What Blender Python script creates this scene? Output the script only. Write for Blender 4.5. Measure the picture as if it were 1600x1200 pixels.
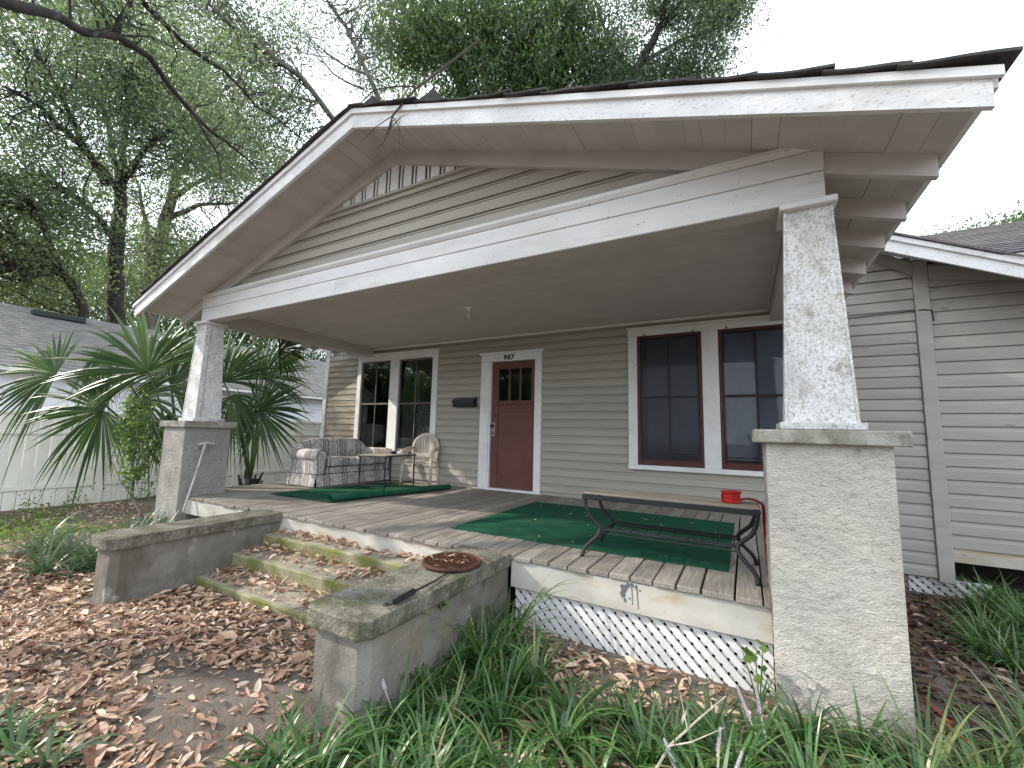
import bpy, bmesh, math, random
import numpy as np
from mathutils import Vector, Matrix, noise as mnoise

for o in list(bpy.data.objects):
    bpy.data.objects.remove(o)
scene = bpy.context.scene
COL = scene.collection
R = math.radians
random.seed(7)
rng = np.random.default_rng(7)

# ------------------------------------------------------------------ camera, sky, sun, exposure
cam_d = bpy.data.cameras.new('camera')
cam = bpy.data.objects.new('camera', cam_d)
COL.objects.link(cam)
cam_d.sensor_width = 36.0
cam_d.sensor_fit = 'HORIZONTAL'
cam_d.lens = 662.4 / 1600 * 36
cam_d.clip_start = 0.05
cam_d.clip_end = 600
cR = Vector((0.87782738, 0.47835921, 0.02432178))
cU = Vector((0.03435435, -0.11352824, 0.99294064))
cF = Vector((-0.47774351, 0.87079493, 0.11609191))
cam.matrix_world = Matrix(((cR.x, cU.x, -cF.x, 5.0119), (cR.y, cU.y, -cF.y, -2.8533), (cR.z, cU.z, -cF.z, 0.8852), (0, 0, 0, 1)))
scene.camera = cam

SUN_DIR = Vector((-0.85, -0.42, 0.62)).normalized()      # towards the sun
world = bpy.data.worlds.new('World')
scene.world = world
world.use_nodes = True
wn = world.node_tree
wn.nodes.clear()
out = wn.nodes.new('ShaderNodeOutputWorld')
bg = wn.nodes.new('ShaderNodeBackground')
sky = wn.nodes.new('ShaderNodeTexSky')
sky.sky_type = 'NISHITA'
sky.sun_disc = False
sky.sun_elevation = math.asin(SUN_DIR.z)
sky.sun_rotation = math.atan2(SUN_DIR.x, SUN_DIR.y)
sky.air_density = 1.0
sky.dust_density = 3.0
tc = wn.nodes.new('ShaderNodeTexCoord')
ns = wn.nodes.new('ShaderNodeTexNoise')
ns.inputs['Scale'].default_value = 2.2
ns.inputs['Detail'].default_value = 5
rp = wn.nodes.new('ShaderNodeMapRange')
rp.inputs['From Min'].default_value = 0.3
rp.inputs['From Max'].default_value = 0.62
rp.inputs['To Min'].default_value = 0.80
rp.inputs['To Max'].default_value = 0.98
mx = wn.nodes.new('ShaderNodeMix')
mx.data_type = 'RGBA'
mx.inputs[7].default_value = (12.2, 13.2, 14.4, 1)        # bright thin overcast
wn.links.new(tc.outputs['Generated'], ns.inputs['Vector'])
wn.links.new(ns.outputs['Fac'], rp.inputs['Value'])
wn.links.new(rp.outputs['Result'], mx.inputs[0])
wn.links.new(sky.outputs['Color'], mx.inputs[6])
wn.links.new(mx.outputs[2], bg.inputs['Color'])
bg.inputs['Strength'].default_value = 0.10
wn.links.new(bg.outputs['Background'], out.inputs['Surface'])

sun_d = bpy.data.lights.new('sun', 'SUN')
sun_d.energy = 3.6
sun_d.angle = R(0.6)
sun_d.color = (1.0, 0.93, 0.82)
sun = bpy.data.objects.new('sun', sun_d)
COL.objects.link(sun)
sun.rotation_euler = SUN_DIR.to_track_quat('Z', 'Y').to_euler()
sun.location = SUN_DIR * 60

scene.view_settings.view_transform = 'Standard'
scene.view_settings.look = 'None'
scene.view_settings.gamma = 1.0
scene.view_settings.use_curve_mapping = False
scene.view_settings.exposure = 0.9
scene.render.engine = 'CYCLES'
scene.cycles.use_denoising = True
scene.cycles.max_bounces = 7
scene.cycles.diffuse_bounces = 4
scene.cycles.glossy_bounces = 3
scene.cycles.transparent_max_bounces = 8
scene.cycles.sample_clamp_indirect = 6

# ------------------------------------------------------------------ materials
def N(nt, t, **kw):
    n = nt.nodes.new(t)
    for k, v in kw.items():
        setattr(n, k, v)
    return n

def c4(c):
    return (c[0], c[1], c[2], 1.0)

def mat(name, col, col2=None, nscale=4.0, stretch=(1, 1, 1), lo=0.35, hi=0.65, rough=0.8, bump=0.0, bscale=40.0, bstretch=(1, 1, 1),
        stains=(), rnd=0.0, spec=0.25, metal=0.0, island=None, trans=0.0, detail=4.0):
    """Procedural paint, wood, stone or leaf: base colour broken by noise, stains with a shape of their own, fine relief."""
    m = bpy.data.materials.new(name)
    m.use_nodes = True
    nt = m.node_tree
    nt.nodes.clear()
    L = nt.links.new
    o = N(nt, 'ShaderNodeOutputMaterial')
    p = N(nt, 'ShaderNodeBsdfPrincipled')
    L(p.outputs[0], o.inputs['Surface'])
    p.inputs['Roughness'].default_value = rough
    p.inputs['Specular IOR Level'].default_value = spec
    p.inputs['Metallic'].default_value = metal
    t = N(nt, 'ShaderNodeTexCoord')
    oi = N(nt, 'ShaderNodeObjectInfo')
    add = N(nt, 'ShaderNodeVectorMath', operation='MULTIPLY_ADD')
    cmb = N(nt, 'ShaderNodeCombineXYZ')
    L(oi.outputs['Random'], cmb.inputs[0]); L(oi.outputs['Random'], cmb.inputs[2])
    L(cmb.outputs[0], add.inputs[0])
    add.inputs[1].default_value = (13.7, 0, 29.3)
    L(t.outputs['Object'], add.inputs[2])
    src = add.outputs[0]
    def noise(scale, st, det=4.0):
        v = src
        if tuple(st) != (1, 1, 1):
            mp = N(nt, 'ShaderNodeMapping')
            mp.inputs['Scale'].default_value = st
            L(src, mp.inputs['Vector'])
            v = mp.outputs[0]
        n = N(nt, 'ShaderNodeTexNoise')
        n.inputs['Scale'].default_value = scale
        n.inputs['Detail'].default_value = det
        n.inputs['Roughness'].default_value = 0.6
        L(v, n.inputs['Vector'])
        return n.outputs['Fac']
    def mixc(a, b, f):
        x = N(nt, 'ShaderNodeMix', data_type='RGBA')
        for s, v in ((6, a), (7, b)):
            if isinstance(v, (tuple, list)):
                x.inputs[s].default_value = c4(v)
            else:
                L(v, x.inputs[s])
        L(f, x.inputs[0])
        return x.outputs[2]
    def remap(f, a, b, tmax=1.0):
        r = N(nt, 'ShaderNodeMapRange')
        r.inputs['From Min'].default_value = a
        r.inputs['From Max'].default_value = b
        r.inputs['To Max'].default_value = tmax
        L(f, r.inputs['Value'])
        return r.outputs[0]
    cur = tuple(col)
    if island:
        g = N(nt, 'ShaderNodeNewGeometry')
        ramp = N(nt, 'ShaderNodeValToRGB')
        els = ramp.color_ramp.elements
        k = len(island)
        for i, c in enumerate(island):
            if i < 2:
                els[i].position = i / max(1, k - 1); els[i].color = c4(c)
            else:
                e = els.new(i / (k - 1)); e.color = c4(c)
        for i in range(k):
            els[i].position = i / (k - 1)
            els[i].color = c4(island[i])
        L(g.outputs['Random Per Island'], ramp.inputs[0])
        cur = ramp.outputs[0]
    if col2 is not None:
        cur = mixc(cur, col2, remap(noise(nscale, stretch, detail), lo, hi))
    for s in stains:
        sc, slo, shi, scol = s[0], s[1], s[2], s[3]
        st = s[4] if len(s) > 4 else (1, 1, 1)
        tm = s[5] if len(s) > 5 else 1.0
        cur = mixc(cur, scol, remap(noise(sc, st, 7.0), slo, shi, tm))
    if rnd:
        hs = N(nt, 'ShaderNodeHueSaturation')
        r = N(nt, 'ShaderNodeMapRange')
        r.inputs['To Min'].default_value = 1 - rnd
        r.inputs['To Max'].default_value = 1 + rnd
        L(oi.outputs['Random'], r.inputs['Value'])
        L(r.outputs[0], hs.inputs['Value'])
        if isinstance(cur, tuple):
            hs.inputs['Color'].default_value = c4(cur)
        else:
            L(cur, hs.inputs['Color'])
        cur = hs.outputs[0]
    if isinstance(cur, tuple):
        p.inputs['Base Color'].default_value = c4(cur)
    else:
        L(cur, p.inputs['Base Color'])
    if bump:
        b = N(nt, 'ShaderNodeBump')
        b.inputs['Strength'].default_value = min(1.0, bump)
        b.inputs['Distance'].default_value = 0.01 * max(1.0, bump)
        L(noise(bscale, bstretch, 5.0), b.inputs['Height'])
        L(b.outputs[0], p.inputs['Normal'])
    if trans:
        tr = N(nt, 'ShaderNodeBsdfTranslucent')
        if isinstance(cur, tuple):
            tr.inputs['Color'].default_value = c4(cur)
        else:
            br = N(nt, 'ShaderNodeMix', data_type='RGBA', blend_type='MULTIPLY')
            br.inputs[0].default_value = 1.0
            br.inputs[7].default_value = (1.9, 2.0, 1.35, 1)
            L(cur, br.inputs[6])
            L(br.outputs[2], tr.inputs['Color'])
        ms = N(nt, 'ShaderNodeMixShader')
        ms.inputs[0].default_value = trans
        L(p.outputs[0], ms.inputs[1]); L(tr.outputs[0], ms.inputs[2])
        L(ms.outputs[0], o.inputs['Surface'])
    return m

MILDEW = (0.13, 0.125, 0.105)
M = {}
M['trim'] = mat('white_trim_paint', (0.70, 0.70, 0.69), (0.58, 0.575, 0.55), 3, lo=0.45, hi=0.75, rough=0.6,
                stains=[(5, 0.66, 0.80, (0.36, 0.34, 0.29), (1, 1, 1), 0.6)], bump=0.15, bscale=60, bstretch=(1, 1, 1))
M['beam'] = mat('white_beam_paint', (0.66, 0.655, 0.65), (0.55, 0.54, 0.52), 2.5, (0.5, 1, 3), 0.4, 0.75, rough=0.7,
                stains=[(34, 0.66, 0.70, (0.16, 0.14, 0.12), (1, 1, 1), 0.8), (14, 0.62, 0.74, (0.42, 0.40, 0.36), (0.25, 1, 2.5), 0.7)], bump=0.25, bscale=50, bstretch=(.15, 1, 1))
M['fascia'] = mat('weathered_fascia_paint', (0.70, 0.70, 0.70), (0.58, 0.575, 0.56), 3, (1, 1, 2), 0.4, 0.75, rough=0.75,
                  stains=[(2.2, 0.57, 0.66, (0.40, 0.38, 0.34), (0.5, 1, 1.6), 0.45), (75, 0.60, 0.66, (0.20, 0.18, 0.15), (0.6, 1, 1), 0.6), (45, 0.62, 0.70, (0.22, 0.20, 0.17), (0.5, 1, 1.5), 0.8), (1.3, 0.60, 0.72, (0.34, 0.29, 0.20), (1, 1, 1), 0.6)], bump=0.3, bscale=60, bstretch=(.15, 1, 1))
M['column'] = mat('flaking_column_paint', (0.72, 0.72, 0.72), (0.56, 0.555, 0.54), 5, lo=0.42, hi=0.66, rough=0.85,
                  stains=[(3.0, 0.52, 0.70, (0.40, 0.375, 0.325), (1, 1, .8), 0.35), (60, 0.50, 0.64, (0.36, 0.345, 0.305), (1, 1, .6), 0.75), (120, 0.54, 0.64, (0.19, 0.175, 0.15), (1, 1, .8), 0.75), (11, 0.57, 0.70, (0.25, 0.225, 0.175), (1, 1, .6), 0.75)], bump=0.9, bscale=70)
M['siding'] = mat('taupe_siding_paint', (0.375, 0.350, 0.305), (0.325, 0.305, 0.265), 2.0, (0.6, 1, 3), 0.35, 0.7, rough=0.75,
                  stains=[(3.2, 0.60, 0.76, (0.22, 0.21, 0.175), (0.45, 1, 3.5), 0.55), (55, 0.70, 0.73, (0.14, 0.13, 0.11), (1, 1, 1), 0.6)], rnd=0.05, bump=0.15, bscale=50, bstretch=(.1, 1, 1))
M['siding_stained'] = mat('stained_siding_paint', (0.40, 0.375, 0.325), (0.29, 0.245, 0.16), 2.6, (0.5, 1, 3), 0.42, 0.62, rough=0.8,
                          stains=[(12, 0.55, 0.75, (0.20, 0.15, 0.08), (0.6, 1, 1.5), 0.8)], bump=0.2, bscale=50)
M['siding_grey'] = mat('grey_siding_paint', (0.335, 0.318, 0.292), (0.285, 0.272, 0.25), 2.0, (0.6, 1, 3), 0.35, 0.7, rough=0.75,
                       stains=[(3.2, 0.58, 0.74, (0.20, 0.20, 0.185), (0.4, 1, 4.0), 0.6), (11, 0.66, 0.72, (0.13, 0.125, 0.11), (0.35, 1, 1.2), 0.7)], rnd=0.05, bump=0.15, bscale=50, bstretch=(.1, 1, 1))
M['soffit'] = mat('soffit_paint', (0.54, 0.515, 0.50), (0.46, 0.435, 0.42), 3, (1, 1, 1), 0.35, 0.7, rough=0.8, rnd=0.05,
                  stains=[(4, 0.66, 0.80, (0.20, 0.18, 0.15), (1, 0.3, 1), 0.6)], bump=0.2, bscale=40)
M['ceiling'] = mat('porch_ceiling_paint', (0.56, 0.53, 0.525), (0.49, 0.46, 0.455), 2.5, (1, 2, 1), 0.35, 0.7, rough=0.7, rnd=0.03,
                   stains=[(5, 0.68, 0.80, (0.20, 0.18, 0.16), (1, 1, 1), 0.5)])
M['stucco'] = mat('rough_stucco', (0.54, 0.515, 0.47), (0.47, 0.445, 0.40), 3, lo=0.35, hi=0.7, rough=0.95,
                  stains=[(1.7, 0.54, 0.70, (0.36, 0.315, 0.24), (1, 1, .8), 0.7), (26, 0.56, 0.70, (0.30, 0.28, 0.25), (1, 1, 1.6), 0.75), (5, 0.63, 0.72, (0.22, 0.20, 0.16), (1, 1, .6), 0.6), (85, 0.60, 0.66, (0.24, 0.225, 0.20), (1, 1, 1.4), 0.6)], bump=1.6, bscale=70, bstretch=(1, 1, 1.5))
M['stuccogrey'] = mat('darker_grey_stucco', (0.36, 0.345, 0.32), (0.27, 0.258, 0.235), 3, lo=0.35, hi=0.7, rough=0.95,  # darker grey copy of the stucco, for the far pier
                      stains=[(2.2, 0.54, 0.70, (0.22, 0.20, 0.165), (1, 1, .8), 0.7), (26, 0.56, 0.70, (0.19, 0.18, 0.16), (1, 1, 1.6), 0.75)], bump=1.6, bscale=70, bstretch=(1, 1, 1.5))
M['cap'] = mat('lichen_concrete_cap', (0.38, 0.365, 0.325), (0.22, 0.21, 0.175), 5, lo=0.38, hi=0.62, rough=0.95,
               stains=[(9, 0.56, 0.70, (0.10, 0.095, 0.075), (1, 1, 1), 0.85), (50, 0.58, 0.68, (0.19, 0.18, 0.145), (1, 1, 1), 0.7)], bump=0.6, bscale=60)
M['concrete'] = mat('old_concrete', (0.225, 0.21, 0.188), (0.135, 0.122, 0.102), 2.4, (1, 1, 1.6), 0.35, 0.65, rough=0.95,
                    stains=[(4.5, 0.50, 0.68, (0.095, 0.085, 0.068), (1, 1, .45), 0.85), (7, 0.61, 0.68, (0.38, 0.36, 0.33), (1, 1, .8), 0.7), (2.0, 0.56, 0.70, (0.24, 0.185, 0.11), (1, 1, 1), 0.7), (40, 0.60, 0.68, (0.10, 0.09, 0.075), (1, 1, .6), 0.5)], bump=0.7, bscale=35)
M['tread'] = mat('step_tread_concrete', (0.30, 0.275, 0.23), (0.215, 0.195, 0.155), 4, lo=0.35, hi=0.65, rough=0.95,
                 stains=[(6, 0.60, 0.74, (0.16, 0.13, 0.09), (1, 1, 1), 0.7)], bump=0.5, bscale=50)
M['moss'] = mat('mossy_concrete', (0.27, 0.25, 0.165), (0.155, 0.155, 0.05), 4.5, (1, 1, .6), 0.36, 0.56, rough=1.0,
                stains=[(8, 0.60, 0.72, (0.40, 0.36, 0.28), (1, 1, .6), 0.8), (14, 0.60, 0.72, (0.09, 0.11, 0.03), (1, 1, .7), 0.8)], bump=1.0, bscale=60)
M['mosscap'] = mat('mossy_wall_cap', (0.215, 0.20, 0.165), (0.105, 0.10, 0.072), 7, lo=0.40, hi=0.60, rough=1.0,
                   stains=[(5, 0.58, 0.68, (0.085, 0.10, 0.03), (1, 1, 1), 0.75), (26, 0.52, 0.70, (0.34, 0.32, 0.27), (1, 1, 1), 0.55), (80, 0.50, 0.66, (0.075, 0.07, 0.056), (1, 1, 1), 0.6), (3, 0.58, 0.70, (0.10, 0.095, 0.075), (1, 1, 1), 0.7), (12, 0.60, 0.70, (0.09, 0.083, 0.062), (1, 1, 1), 0.8)], bump=2.0, bscale=60)
M['deck'] = mat('weathered_deck_wood', (0.29, 0.265, 0.23), (0.17, 0.15, 0.128), 9, (7, 0.5, 7), 0.35, 0.68, rough=0.85, rnd=0.17,
                stains=[(3, 0.60, 0.74, (0.11, 0.085, 0.06), (2.5, 0.6, 1), 0.6), (30, 0.67, 0.71, (0.38, 0.36, 0.33), (1, 1, 1), 0.6)], bump=0.5, bscale=30, bstretch=(6, 0.4, 6))
M['deckfascia'] = mat('deck_fascia_paint', (0.46, 0.445, 0.405), (0.38, 0.355, 0.305), 2.5, (0.6, 1, 2), 0.4, 0.7, rough=0.8,
                      stains=[(4.5, 0.56, 0.70, (0.33, 0.24, 0.12), (0.55, 1, 1.6), 0.75), (12, 0.66, 0.76, (0.17, 0.15, 0.12), (0.6, 1, 1), 0.7)], bump=0.2, bscale=40)
M['lattice'] = mat('white_lattice', (0.68, 0.68, 0.68), (0.52, 0.51, 0.49), 8, lo=0.4, hi=0.7, rough=0.7,
                   stains=[(40, 0.64, 0.70, (0.30, 0.28, 0.25), (1, 1, 1), 0.6)])
M['rug'] = mat('green_outdoor_carpet', (0.019, 0.088, 0.052), (0.014, 0.068, 0.040), 5, lo=0.35, hi=0.65, rough=1.0, spec=0.05,
               stains=[(3, 0.55, 0.76, (0.05, 0.065, 0.038), (1, 3, 1), 0.7), (60, 0.66, 0.70, (0.20, 0.15, 0.09), (1, 1, 1), 0.6)], bump=0.6, bscale=180)
M['door'] = mat('maroon_door_paint', (0.138, 0.056, 0.046), (0.105, 0.044, 0.037), 4, (1, 1, .6), 0.35, 0.7, rough=0.5,
                stains=[(30, 0.70, 0.74, (0.40, 0.24, 0.20), (1, 1, 1), 0.6), (3.5, 0.62, 0.78, (0.24, 0.11, 0.085), (1, 1, 1), 0.6)], bump=0.1, bscale=40)
M['sash'] = mat('maroon_sash_paint', (0.085, 0.026, 0.022), (0.06, 0.02, 0.018), 8, rough=0.45)
M['sashgrey'] = mat('faded_brown_sash', (0.15, 0.125, 0.110), (0.10, 0.082, 0.072), 8, rough=0.6)
M['black'] = mat('black_metal', (0.013, 0.013, 0.016), (0.020, 0.020, 0.022), 10, rough=0.5, spec=0.3)
M['blackpaint'] = mat('glossy_black_paint', (0.010, 0.010, 0.013), rough=0.3, spec=0.5)
M['brass'] = mat('dull_brass', (0.45, 0.36, 0.22), (0.35, 0.28, 0.17), 20, rough=0.35, metal=0.9)
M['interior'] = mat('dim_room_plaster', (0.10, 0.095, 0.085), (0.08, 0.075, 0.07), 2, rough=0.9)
M['shadeblack'] = mat('shade_black', (0.03, 0.027, 0.023), (0.02, 0.018, 0.015), 4, rough=1)  # near-black: the shade of hollows and gaps is put into the colour
M['blind'] = mat('white_blind', (0.50, 0.54, 0.70), (0.43, 0.47, 0.62), 3, rough=0.6)
M['vinyl'] = mat('white_vinyl_fence', (0.80, 0.785, 0.71), (0.70, 0.69, 0.60), 1.6, (1, 1, 1), 0.4, 0.7, rough=0.55, rnd=0.03,
                 stains=[(5, 0.58, 0.76, (0.47, 0.48, 0.36), (1, 1, 1), 0.5)])
M['plastic'] = mat('cream_plastic', (0.56, 0.51, 0.43), (0.47, 0.425, 0.35), 5, rough=0.5,
                   stains=[(20, 0.62, 0.75, (0.30, 0.265, 0.21), (1, 1, 1), 0.6)])
M['red'] = mat('red_plastic', (0.42, 0.018, 0.014), (0.36, 0.015, 0.013), 9, rough=0.4)
M['darkred'] = mat('dark_red_strap', (0.26, 0.014, 0.020), (0.18, 0.012, 0.016), 20, rough=0.7)
M['blue'] = mat('blue_plastic', (0.035, 0.085, 0.24), (0.03, 0.06, 0.17), 20, rough=0.5)
M['rust'] = mat('rusty_iron', (0.105, 0.045, 0.028), (0.05, 0.024, 0.017), 20, lo=0.35, hi=0.65, rough=0.9, bump=0.5, bscale=80)
M['greymetal'] = mat('grey_metal_pole', (0.42, 0.41, 0.38), (0.30, 0.29, 0.27), 12, rough=0.5)
M['tabletop'] = mat('pale_tabletop', (0.42, 0.37, 0.30), (0.33, 0.29, 0.23), 6, (1, 4, 1), rough=0.5)
M['cardboard'] = mat('printed_carton', (0.42, 0.30, 0.27), (0.50, 0.42, 0.36), 12, lo=0.45, hi=0.55, rough=0.7)
M['bone'] = mat('pale_ceramic', (0.50, 0.47, 0.42), (0.40, 0.37, 0.32), 12, rough=0.4)
M['benchtop'] = mat('weathered_bench_slat', (0.34, 0.29, 0.23), (0.22, 0.185, 0.145), 8, (0.6, 6, 6), 0.35, 0.68, rough=0.8, rnd=0.08, bump=0.4, bscale=40, bstretch=(.4, 6, 6))
M['brick'] = mat('old_pink_brick', (0.30, 0.18, 0.14), (0.22, 0.135, 0.11), 8, rough=0.95, bump=0.6, bscale=60, rnd=0.1)
M['shingle'] = mat('dark_asphalt_shingle', (0.075, 0.070, 0.066), (0.045, 0.043, 0.041), 12, lo=0.35, hi=0.65, rough=0.95, rnd=0.2, bump=0.5, bscale=120)
M['shinglepale'] = mat('pale_weathered_shingle', (0.23, 0.22, 0.21), (0.15, 0.145, 0.14), 5, (1, 0.6, 1), 0.35, 0.65, rough=0.95, rnd=0.1,
                       stains=[(14, 0.60, 0.70, (0.40, 0.38, 0.35), (1, 1, 1), 0.6)], bump=0.4, bscale=80)
M['shinglestripe'] = mat('grey_shingle_course', (0.15, 0.142, 0.148), (0.085, 0.08, 0.083), 8, (0.6, 1, 1), rough=0.95, rnd=0.1, bump=0.4, bscale=80)
M['nwall'] = mat('pale_blue_house_paint', (0.72, 0.74, 0.80), (0.66, 0.68, 0.74), 2, rough=0.7)
M['bark'] = mat('oak_bark', (0.050, 0.044, 0.040), (0.026, 0.024, 0.023), 6, (1, 1, .3), 0.35, 0.65, rough=1.0,
                stains=[(3, 0.58, 0.7, (0.12, 0.118, 0.108), (1, 1, .6), 0.8)], bump=1.0, bscale=18, bstretch=(1, 1, .25))
M['barkpale'] = mat('pale_lichen_bark', (0.19, 0.175, 0.155), (0.09, 0.082, 0.073), 5, (1, 1, .4), 0.35, 0.65, rough=1.0, bump=0.8, bscale=18)
M['twig'] = mat('bare_twig', (0.10, 0.075, 0.058), (0.06, 0.046, 0.038), 20, rough=0.95)
M['palewood'] = mat('bleached_twig', (0.42, 0.38, 0.32), (0.30, 0.27, 0.23), 20, rough=0.9)
def leafmat(name, cols, trans=0.35, rough=0.5, spec=0.35):
    return mat(name, cols[0], island=cols, trans=trans, rough=rough, spec=spec)
M['oakleaf'] = leafmat('oak_leaf', [(0.048, 0.075, 0.052), (0.070, 0.102, 0.068), (0.098, 0.132, 0.080), (0.126, 0.154, 0.090)], 0.55, 0.40, 0.5)
M['lightleaf'] = leafmat('light_oak_leaf', [(0.070, 0.096, 0.060), (0.098, 0.130, 0.074), (0.136, 0.164, 0.086), (0.082, 0.110, 0.070)], 0.55)
M['laurelleaf'] = leafmat('laurel_leaf', [(0.046, 0.078, 0.038), (0.070, 0.115, 0.050), (0.115, 0.170, 0.070), (0.085, 0.138, 0.058)], 0.5, 0.34, 0.5)
M['shrubleaf'] = leafmat('shrub_leaf', [(0.06, 0.11, 0.03), (0.10, 0.16, 0.04), (0.13, 0.19, 0.05)], 0.4)
M['hazeleaf'] = leafmat('pale_far_leaf', [(0.06, 0.10, 0.05), (0.09, 0.14, 0.06), (0.12, 0.17, 0.07)], 0.35)
M['moss_hang'] = mat('grey_hanging_moss', (0.16, 0.17, 0.145), (0.11, 0.115, 0.10), 4, rough=1)
M['palm'] = leafmat('palm_frond', [(0.022, 0.050, 0.020), (0.038, 0.078, 0.026), (0.062, 0.112, 0.032), (0.098, 0.150, 0.040)], 0.34, 0.34, 0.45)
M['palmlit'] = leafmat('sunlit_young_palm_frond', [(0.10, 0.17, 0.03), (0.13, 0.21, 0.035), (0.08, 0.15, 0.03)], 0.45, 0.4, 0.5)  # young fronds; the sunlight on them is put into the brighter colour
M['grass'] = leafmat('strap_leaf', [(0.022, 0.060, 0.018), (0.040, 0.098, 0.028), (0.066, 0.145, 0.040), (0.105, 0.185, 0.055), (0.05, 0.11, 0.03), (0.04, 0.095, 0.03), (0.34, 0.27, 0.15)], 0.22, 0.33, 0.5)
M['grassblue'] = leafmat('bluish_strap_leaf', [(0.045, 0.085, 0.048), (0.07, 0.115, 0.065), (0.11, 0.16, 0.09), (0.16, 0.21, 0.13)], 0.22, 0.36, 0.5)
M['grassvar'] = leafmat('striped_strap_leaf', [(0.04, 0.085, 0.03), (0.07, 0.12, 0.04), (0.15, 0.18, 0.065), (0.24, 0.25, 0.11)], 0.25, 0.38, 0.5)
M['petal'] = mat('pale_lilac_flower', (0.55, 0.47, 0.60), (0.66, 0.62, 0.68), 60, rough=0.7)
M['litter'] = mat('dry_leaf', (0.2, 0.1, 0.06), island=[(0.18, 0.096, 0.066), (0.35, 0.210, 0.143), (0.52, 0.355, 0.25), (0.24, 0.132, 0.09), (0.66, 0.51, 0.39), (0.44, 0.28, 0.195)], rough=0.55, spec=0.4, trans=0.08)
M['mulch'] = mat('dark_mulch_flake', (0.1, 0.06, 0.04), island=[(0.055, 0.033, 0.024), (0.105, 0.062, 0.044), (0.16, 0.10, 0.072), (0.075, 0.046, 0.036)], rough=0.8)
LEAFM = []
for i, (a, b) in enumerate([((0.44, 0.30, 0.205), (0.29, 0.18, 0.12)), ((0.25, 0.135, 0.09), (0.16, 0.085, 0.057)), ((0.55, 0.40, 0.285), (0.40, 0.255, 0.165)), ((0.34, 0.205, 0.135), (0.23, 0.13, 0.085))]):
    LEAFM.append(mat('dry_magnolia_leaf', a, b, 9, (1, 1, 1), 0.35, 0.7, rough=0.5, rnd=0.15, spec=0.4))
M['ground'] = mat('bare_earth', (0.155, 0.130, 0.112), (0.085, 0.066, 0.054), 1.6, lo=0.35, hi=0.65, rough=1.0,
                  stains=[(9, 0.56, 0.70, (0.15, 0.12, 0.095), (1, 1, 1), 0.8), (40, 0.60, 0.70, (0.17, 0.10, 0.065), (1, 1, 1), 0.7)], bump=1.2, bscale=28)
M['orange'] = mat('orange_cord', (0.50, 0.10, 0.035), rough=0.6)
M['bulb'] = mat('white_glass_bulb', (0.62, 0.61, 0.58), rough=0.2, spec=0.6)

def glass(name, tint, refl_rough=0.03):
    m = bpy.data.materials.new(name)
    m.use_nodes = True
    nt = m.node_tree
    nt.nodes.clear()
    L = nt.links.new
    o = N(nt, 'ShaderNodeOutputMaterial')
    fr = N(nt, 'ShaderNodeFresnel')
    fr.inputs[0].default_value = 1.45
    t = N(nt, 'ShaderNodeBsdfTransparent')
    nz = N(nt, 'ShaderNodeTexNoise')
    nz.inputs['Scale'].default_value = 3.0
    tcn = N(nt, 'ShaderNodeTexCoord')
    L(tcn.outputs['Object'], nz.inputs['Vector'])
    mixn = N(nt, 'ShaderNodeMix', data_type='RGBA')
    mixn.inputs[6].default_value = c4(tint)
    mixn.inputs[7].default_value = c4(tuple(0.8 * x for x in tint))
    L(nz.outputs['Fac'], mixn.inputs[0])
    L(mixn.outputs[2], t.inputs['Color'])
    g = N(nt, 'ShaderNodeBsdfGlossy')
    g.inputs['Roughness'].default_value = refl_rough
    bp = N(nt, 'ShaderNodeBump')
    bp.inputs['Strength'].default_value = 0.02
    L(nz.outputs['Fac'], bp.inputs['Height'])
    L(bp.outputs[0], g.inputs['Normal'])
    x = N(nt, 'ShaderNodeMixShader')
    L(fr.outputs[0], x.inputs[0]); L(t.outputs[0], x.inputs[1]); L(g.outputs[0], x.inputs[2])
    L(x.outputs[0], o.inputs['Surface'])
    return m
def screenmat(name, k):
    m = bpy.data.materials.new(name)
    m.use_nodes = True
    nt = m.node_tree
    nt.nodes.clear()
    o = N(nt, 'ShaderNodeOutputMaterial'); t = N(nt, 'ShaderNodeBsdfTransparent'); d = N(nt, 'ShaderNodeBsdfPrincipled'); x = N(nt, 'ShaderNodeMixShader')
    d.inputs['Base Color'].default_value = (0.012, 0.012, 0.02, 1); d.inputs['Roughness'].default_value = 0.5
    x.inputs[0].default_value = k
    nt.links.new(t.outputs[0], x.inputs[1]); nt.links.new(d.outputs[0], x.inputs[2]); nt.links.new(x.outputs[0], o.inputs['Surface'])
    return m
M['screen'] = screenmat('dark_insect_screen', 0.40)
M['screenlight'] = screenmat('fine_insect_screen', 0.14)
M['sashdark'] = mat('dark_sash_paint', (0.035, 0.018, 0.018), (0.025, 0.014, 0.014), 8, rough=0.5)
M['glass'] = glass('window_glass', (0.86, 0.88, 0.88))
M['glassdark'] = glass('screened_window_glass', (0.42, 0.43, 0.47), 0.12)

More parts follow.
